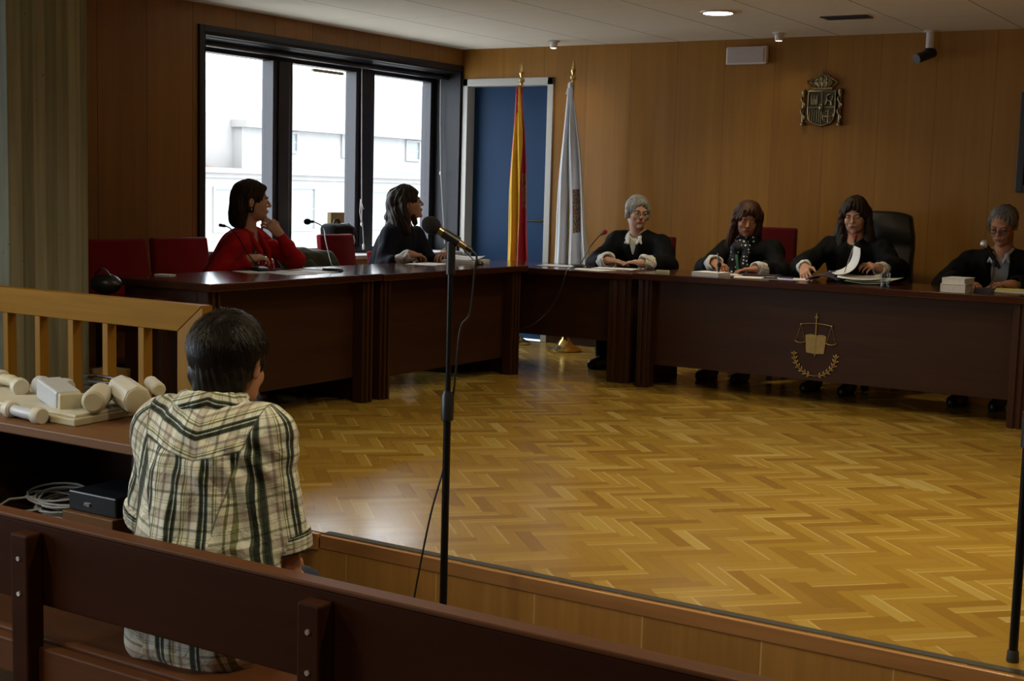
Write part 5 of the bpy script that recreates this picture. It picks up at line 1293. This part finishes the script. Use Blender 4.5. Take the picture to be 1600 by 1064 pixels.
# 7. man in the plaid shirt, seen from behind
def man_plaid():
    loc = (-2.40, 2.43, ZF); rz = .32
    hz_ = .50
    B = person('person in a plaid short-sleeved shirt seen from behind on the long bench', loc, rz, (-2.456, 2.556, .834), (-.20, .97, -.10), 0, 1.04, 'skinm',
               R=dict(w=(-2.42, 2.74, .225), e=(-2.272, 2.562, .262), d=(-.6, .75, -.1), n=(0, 0, -1), curl=.5, s=1.05),
               L=dict(w=(-2.62, 2.80, .275), e=(-2.70, 2.52, .305), d=(.5, .8, -.1), n=(0, 0, -1), curl=.5, s=1.05), sh=.142, ws=1.12, hz_=hz_, neckf=.062, nz=.108, arm_r=1.22, knee=(.08, .38), nx=-.012, h=.0045)
    t, N, S, TR, C, Bl, P0, yf, a = B['t'], B['N'], B['S'], B['TR'], B['C'], B['Bl'], B['P0'], B['yf'], B['a']
    trousers(B, 'jeans')
    pr = [ell(C + V(0, -.012, 0), (.186, .142, .22), TR, .07), ell(Bl + V(0, -.015, 0), (.182, .150, .20), TR, .07), ell(P0 + V(0, -.02, -.01), (.195, .155, .13), k=.06), cap(P0 + V(-.11, -.09, -.055), P0 + V(.11, -.09, -.055), .055, .055, .05),
          cap(S['R'] + V(-.02, 0, -.012), S['L'] + V(.02, 0, -.012), .066, .066, .07), cap(N + V(0, -.02, -.06), N + V(0, -.01, -.01), .085, .064, .05)]
    for sd in ('R', 'L'):
        E = B['E'][sd]; pr += [cap(S[sd], S[sd] + (E - S[sd]) * .57, .072, .071, .045)]
    pr += [cap(N + V(0, .02, .14), N + V(0, .01, .01), .060, .057, .012, True)]
    for sd in ('R', 'L'):
        E = B['E'][sd]; d_ = nrm(E - S[sd]); m = S[sd] + (E - S[sd]) * .55; pr += [cap(m + d_ * .062, m + d_ * .16, .060, .060, .010, True)]
    def wr(P):
        f = .0085 * wob(P, 19, 21, sc=(1, 1, .5)) + .0055 * wob(P, 42, 22, sc=(1, 1, .7)) + .0011 * wob(P, 95, 23)
        # drag folds from the right arm pit to the waist
        q = P - (S['R'] + V(-.05, -.08, -.10)); s_ = q[:, 0] * .75 + q[:, 2] * .66
        f += .0075 * np.sin(s_ * 115 + 2 * np.sin(P[:, 2] * 20)) * np.exp(-((q ** 2).sum(1)) / (2 * .095 ** 2))
        for zz, am in ((.60, .006), (.655, .004), (.55, .006)):
            f += am * np.exp(-((P[:, 2] - zz - .05 * np.sin(P[:, 0] * 9 + zz * 40)) / .013) ** 2)
        return f
    def attrs(P):
        x, y, z = P.T; q = P - C
        ang = np.arctan2(x, -(y - C[1] - .02)); u = ang * .165
        A = np.stack([u, z, 0 * u], 1)
        # yoke: above a line that dips to a point at the spine
        zy = N[2] - .075 + .10 * np.clip(1 - np.abs(x) / .20, 0, 1) * 0 - .022 * np.clip(1 - np.abs(x + .0) / .10, -1, 1)
        back = (-(y - N[1] - .03)) * 4
        A[:, 2] = np.minimum(z - zy, back)
        ub = (z - N[2]) * 1.0 - .30 * np.abs(x); vb = x
        sd_best = np.full(len(P), -1.0); uc = np.zeros(len(P)); vc = np.zeros(len(P))
        for sd, sg in (('R', 1), ('L', -1)):
            E = B['E'][sd]; ax = nrm(E - S[sd]); w = P - S[sd]; al = w @ ax
            e1 = nrm(np.cross(ax, V(0, 1, 0))); e2 = np.cross(ax, e1)
            th = np.arctan2(w @ e2, w @ e1) * .072
            m = (x * sg - (abs(S[sd][0]) - .012)) + .25 * (N[2] - .09 - z)
            m = np.minimum(m, .03) - .0 * al
            m = np.where(x * sg > abs(S[sd][0]) - .06, m, -1)
            k = m > sd_best; sd_best = np.where(k, m, sd_best); uc = np.where(k, th, uc); vc = np.where(k, al, vc)
        return dict(fabA=A, fabB=np.stack([ub, vb, sd_best], 1), fabC=np.stack([uc, vc, 0 * uc], 1))
    sdf_obj('plaid_shirt', pr, .005, M['plaid'], t, wr, 3, attrs)
    # shirt collar lying round the neck
    g = []
    ring = [N + V(.074 * math.sin(q), -.006 - .074 * math.cos(q), .046 - .020 * (1 - math.cos(q)) / 2 - .0) for q in [(-2.6 + i * .52) for i in range(11)]]
    for i in range(10): g.append(cap(ring[i], ring[i + 1], .013, .013, .008)); g.append(cap(ring[i] + (ring[i] - N) * .16 + V(0, 0, -.026), ring[i + 1] + (ring[i + 1] - N) * .16 + V(0, 0, -.026), .012, .012, .016))
    g.append(cap(N + V(0, .02, .14), N + V(0, .0, -.03), .057, .055, .006, True))
    def cat_(P):
        th = np.arctan2(P[:, 0], -(P[:, 1] - N[1])); z = P[:, 2]
        A = np.stack([z * 1.0 + .3 * np.abs(P[:, 0]), th * .08, 0 * z - 1], 1); return dict(fabA=A, fabB=np.stack([0 * z, 0 * z, 0 * z - 1], 1), fabC=np.stack([z, z, z], 1))
    sdf_obj('collar', g, .004, M['plaid'], t, lambda P: .0012 * wob(P, 50, 2), 2, cat_)
    # turned-up cuffs with a button tab
    for sd in ('R', 'L'):
        E = B['E'][sd]; ax = nrm(E - S[sd]); m = S[sd] + (E - S[sd]) * .60; L = np.linalg.norm(E - S[sd])
        c0_, c1_ = S[sd] + ax * (L * .55 + .028), S[sd] + ax * (L * .55 + .066)
        e1 = nrm(np.cross(ax, V(0, 1, 0))); e2 = np.cross(ax, e1)
        pts = lambda r_, c_: [c_ + (e1 * math.cos(q) + e2 * math.sin(q)) * r_ for q in [i * PI / 12 for i in range(25)]]
        P1, P2 = pts(.0735, c0_), pts(.0725, c1_); g = []
        for i in range(24): g.append(cap(P1[i], P1[i + 1], .0085, .0085, .012)); g.append(cap(P2[i], P2[i + 1], .0085, .0085, .012)); g.append(cap((P1[i] + P2[i]) / 2, (P1[i + 1] + P2[i + 1]) / 2, .009, .009, .015))
        def ct(P, ax=ax, e1=e1, e2=e2, c0_=c0_):
            w = P - c0_; th = np.arctan2(w @ e2, w @ e1) * .075; al = w @ ax
            return dict(fabA=np.stack([al * 1.6 + .03, th, 0 * th - 1], 1), fabB=np.stack([0 * th, 0 * th, 0 * th - 1], 1), fabC=np.stack([th, th, th], 1))
        cu = sdf_obj('sleeve_cuff', g, .004, M['plaid'], t, lambda P: .002 * wob(P, 60, 5), 1, ct)
        bd = nrm(V(.15 if sd == 'R' else -.15, -1, 0)); bp = (c0_ + c1_) / 2 + nrm(bd - (bd @ ax) * ax) * .081
        obj('button', MB().lathe([(.0065, 0), (.0065, .002), (.004, .003)], Vector(bp), 14, along((0, 0, 0), bd)[0]), M['plast'], cu, local=True, smooth=True)
    # hair: solid cap plus loose strands
    e, c = hair_caps(B); H, HR, hs = B['H'], B['HR'], B['hs']
    ho = hair_obj(B, [e((0, -.018, .034), (.085, .103, .093)), e((0, .098, -.035), (.075, .055, .105), .012, True), c((0, -.060, -.02), (0, -.056, -.078), .054, .044), c((.04, -.048, -.03), (.036, -.045, -.07), .038, .028), c((-.04, -.048, -.03), (-.036, -.045, -.07), .038, .028),
                       c((.074, .012, .03), (.078, .016, -.005), .012, .008), c((-.074, .012, .03), (-.078, .016, -.005), .012, .008), e((.09, .0, -.010), (.018, .019, .030), .006, True), e((-.09, .0, -.010), (.018, .019, .030), .006, True)],
                  'hblack', h=.0045, wr=lambda P: .0012 * wob(P, 90, 6))
    rr = np.random.RandomState(3); vs = []; fs = []
    cen = np.array([0, -.018, .034]); rad = np.array([.086, .104, .094])
    crown = nrm(V(.10, -.45, .88)); cnt = 0
    while cnt < 7500:
        dr = nrm(rr.normal(size=3)); p = cen + dr * rad
        if p[2] < -.055 and abs(dr[0]) > .75: continue
        if p[2] < -.075 or p[1] > .074 - .25 * max(0, .05 - p[2]) or (p[1] > .0 and p[2] < .02) or (abs(p[0]) > .07 and p[2] < .012 and p[1] > -.03): continue
        tg = dr - crown * (dr @ crown) * 1.0; tg = nrm(tg) ; tg = tg - dr * (tg @ dr); away = nrm(tg + rr.normal(size=3) * .34 + V(.10, 0, -.25))
        away = nrm(away - dr * (away @ dr)); L = rr.uniform(.022, .046); lift = rr.uniform(.08, .62) if p[2] > .05 else rr.uniform(.0, .22)
        wd = nrm(np.cross(dr, away)) * rr.uniform(.0008, .0015); q = p * 1.0; o0 = len(vs)
        for j in range(4):
            f_ = j / 3; pt = p + away * L * f_ + dr * (.002 + lift * L * f_ * (1.2 - .9 * f_)) - dr * (L * f_) ** 2 * 4.0; w_ = wd * (1 - .75 * f_)
            vs += [H(*(pt - w_)), H(*(pt + w_))]
        fs += [(o0 + 2 * j, o0 + 2 * j + 1, o0 + 2 * j + 3, o0 + 2 * j + 2) for j in range(3)]; cnt += 1
    mb = MB(); mb.v = [tuple(p) for p in vs]; mb.f = fs
    obj('strands', mb, M['hblack'], ho, local=True, smooth='all', recalc=False)
man_plaid()

# ------------------------------------------------------------------ colour management
SC.view_settings.view_transform = 'Standard'; SC.view_settings.look = 'None'
SC.view_settings.exposure = EXPO; SC.view_settings.gamma = 1.0; SC.view_settings.use_curve_mapping = False
SC.cycles.use_denoising = True
SC.cycles.max_bounces = 8; SC.cycles.diffuse_bounces = 4; SC.cycles.glossy_bounces = 4; SC.cycles.transparent_max_bounces = 12
SC.cycles.sample_clamp_indirect = 6.0
SC.cycles.caustics_reflective = False; SC.cycles.caustics_refractive = False
# window light: portals guide the sky light through the openings
for (y0, y1, z0, z1) in ((WY0, WY1, WZ0, WZ1), (VY0, VY1, .55, WZ1)):
    l = bpy.data.lights.new('window_portal', 'AREA'); l.shape = 'RECTANGLE'; l.size = y1 - y0; l.size_y = z1 - z0; l.cycles.is_portal = True
    o = bpy.data.objects.new('window_portal', l); COL.objects.link(o); o.location = (XL - .37, (y0 + y1) / 2, (z0 + z1) / 2)
    o.matrix_world = Matrix.Translation(o.location) @ Matrix(((0, 0, -1), (1, 0, 0), (0, 1, 0))).to_4x4()
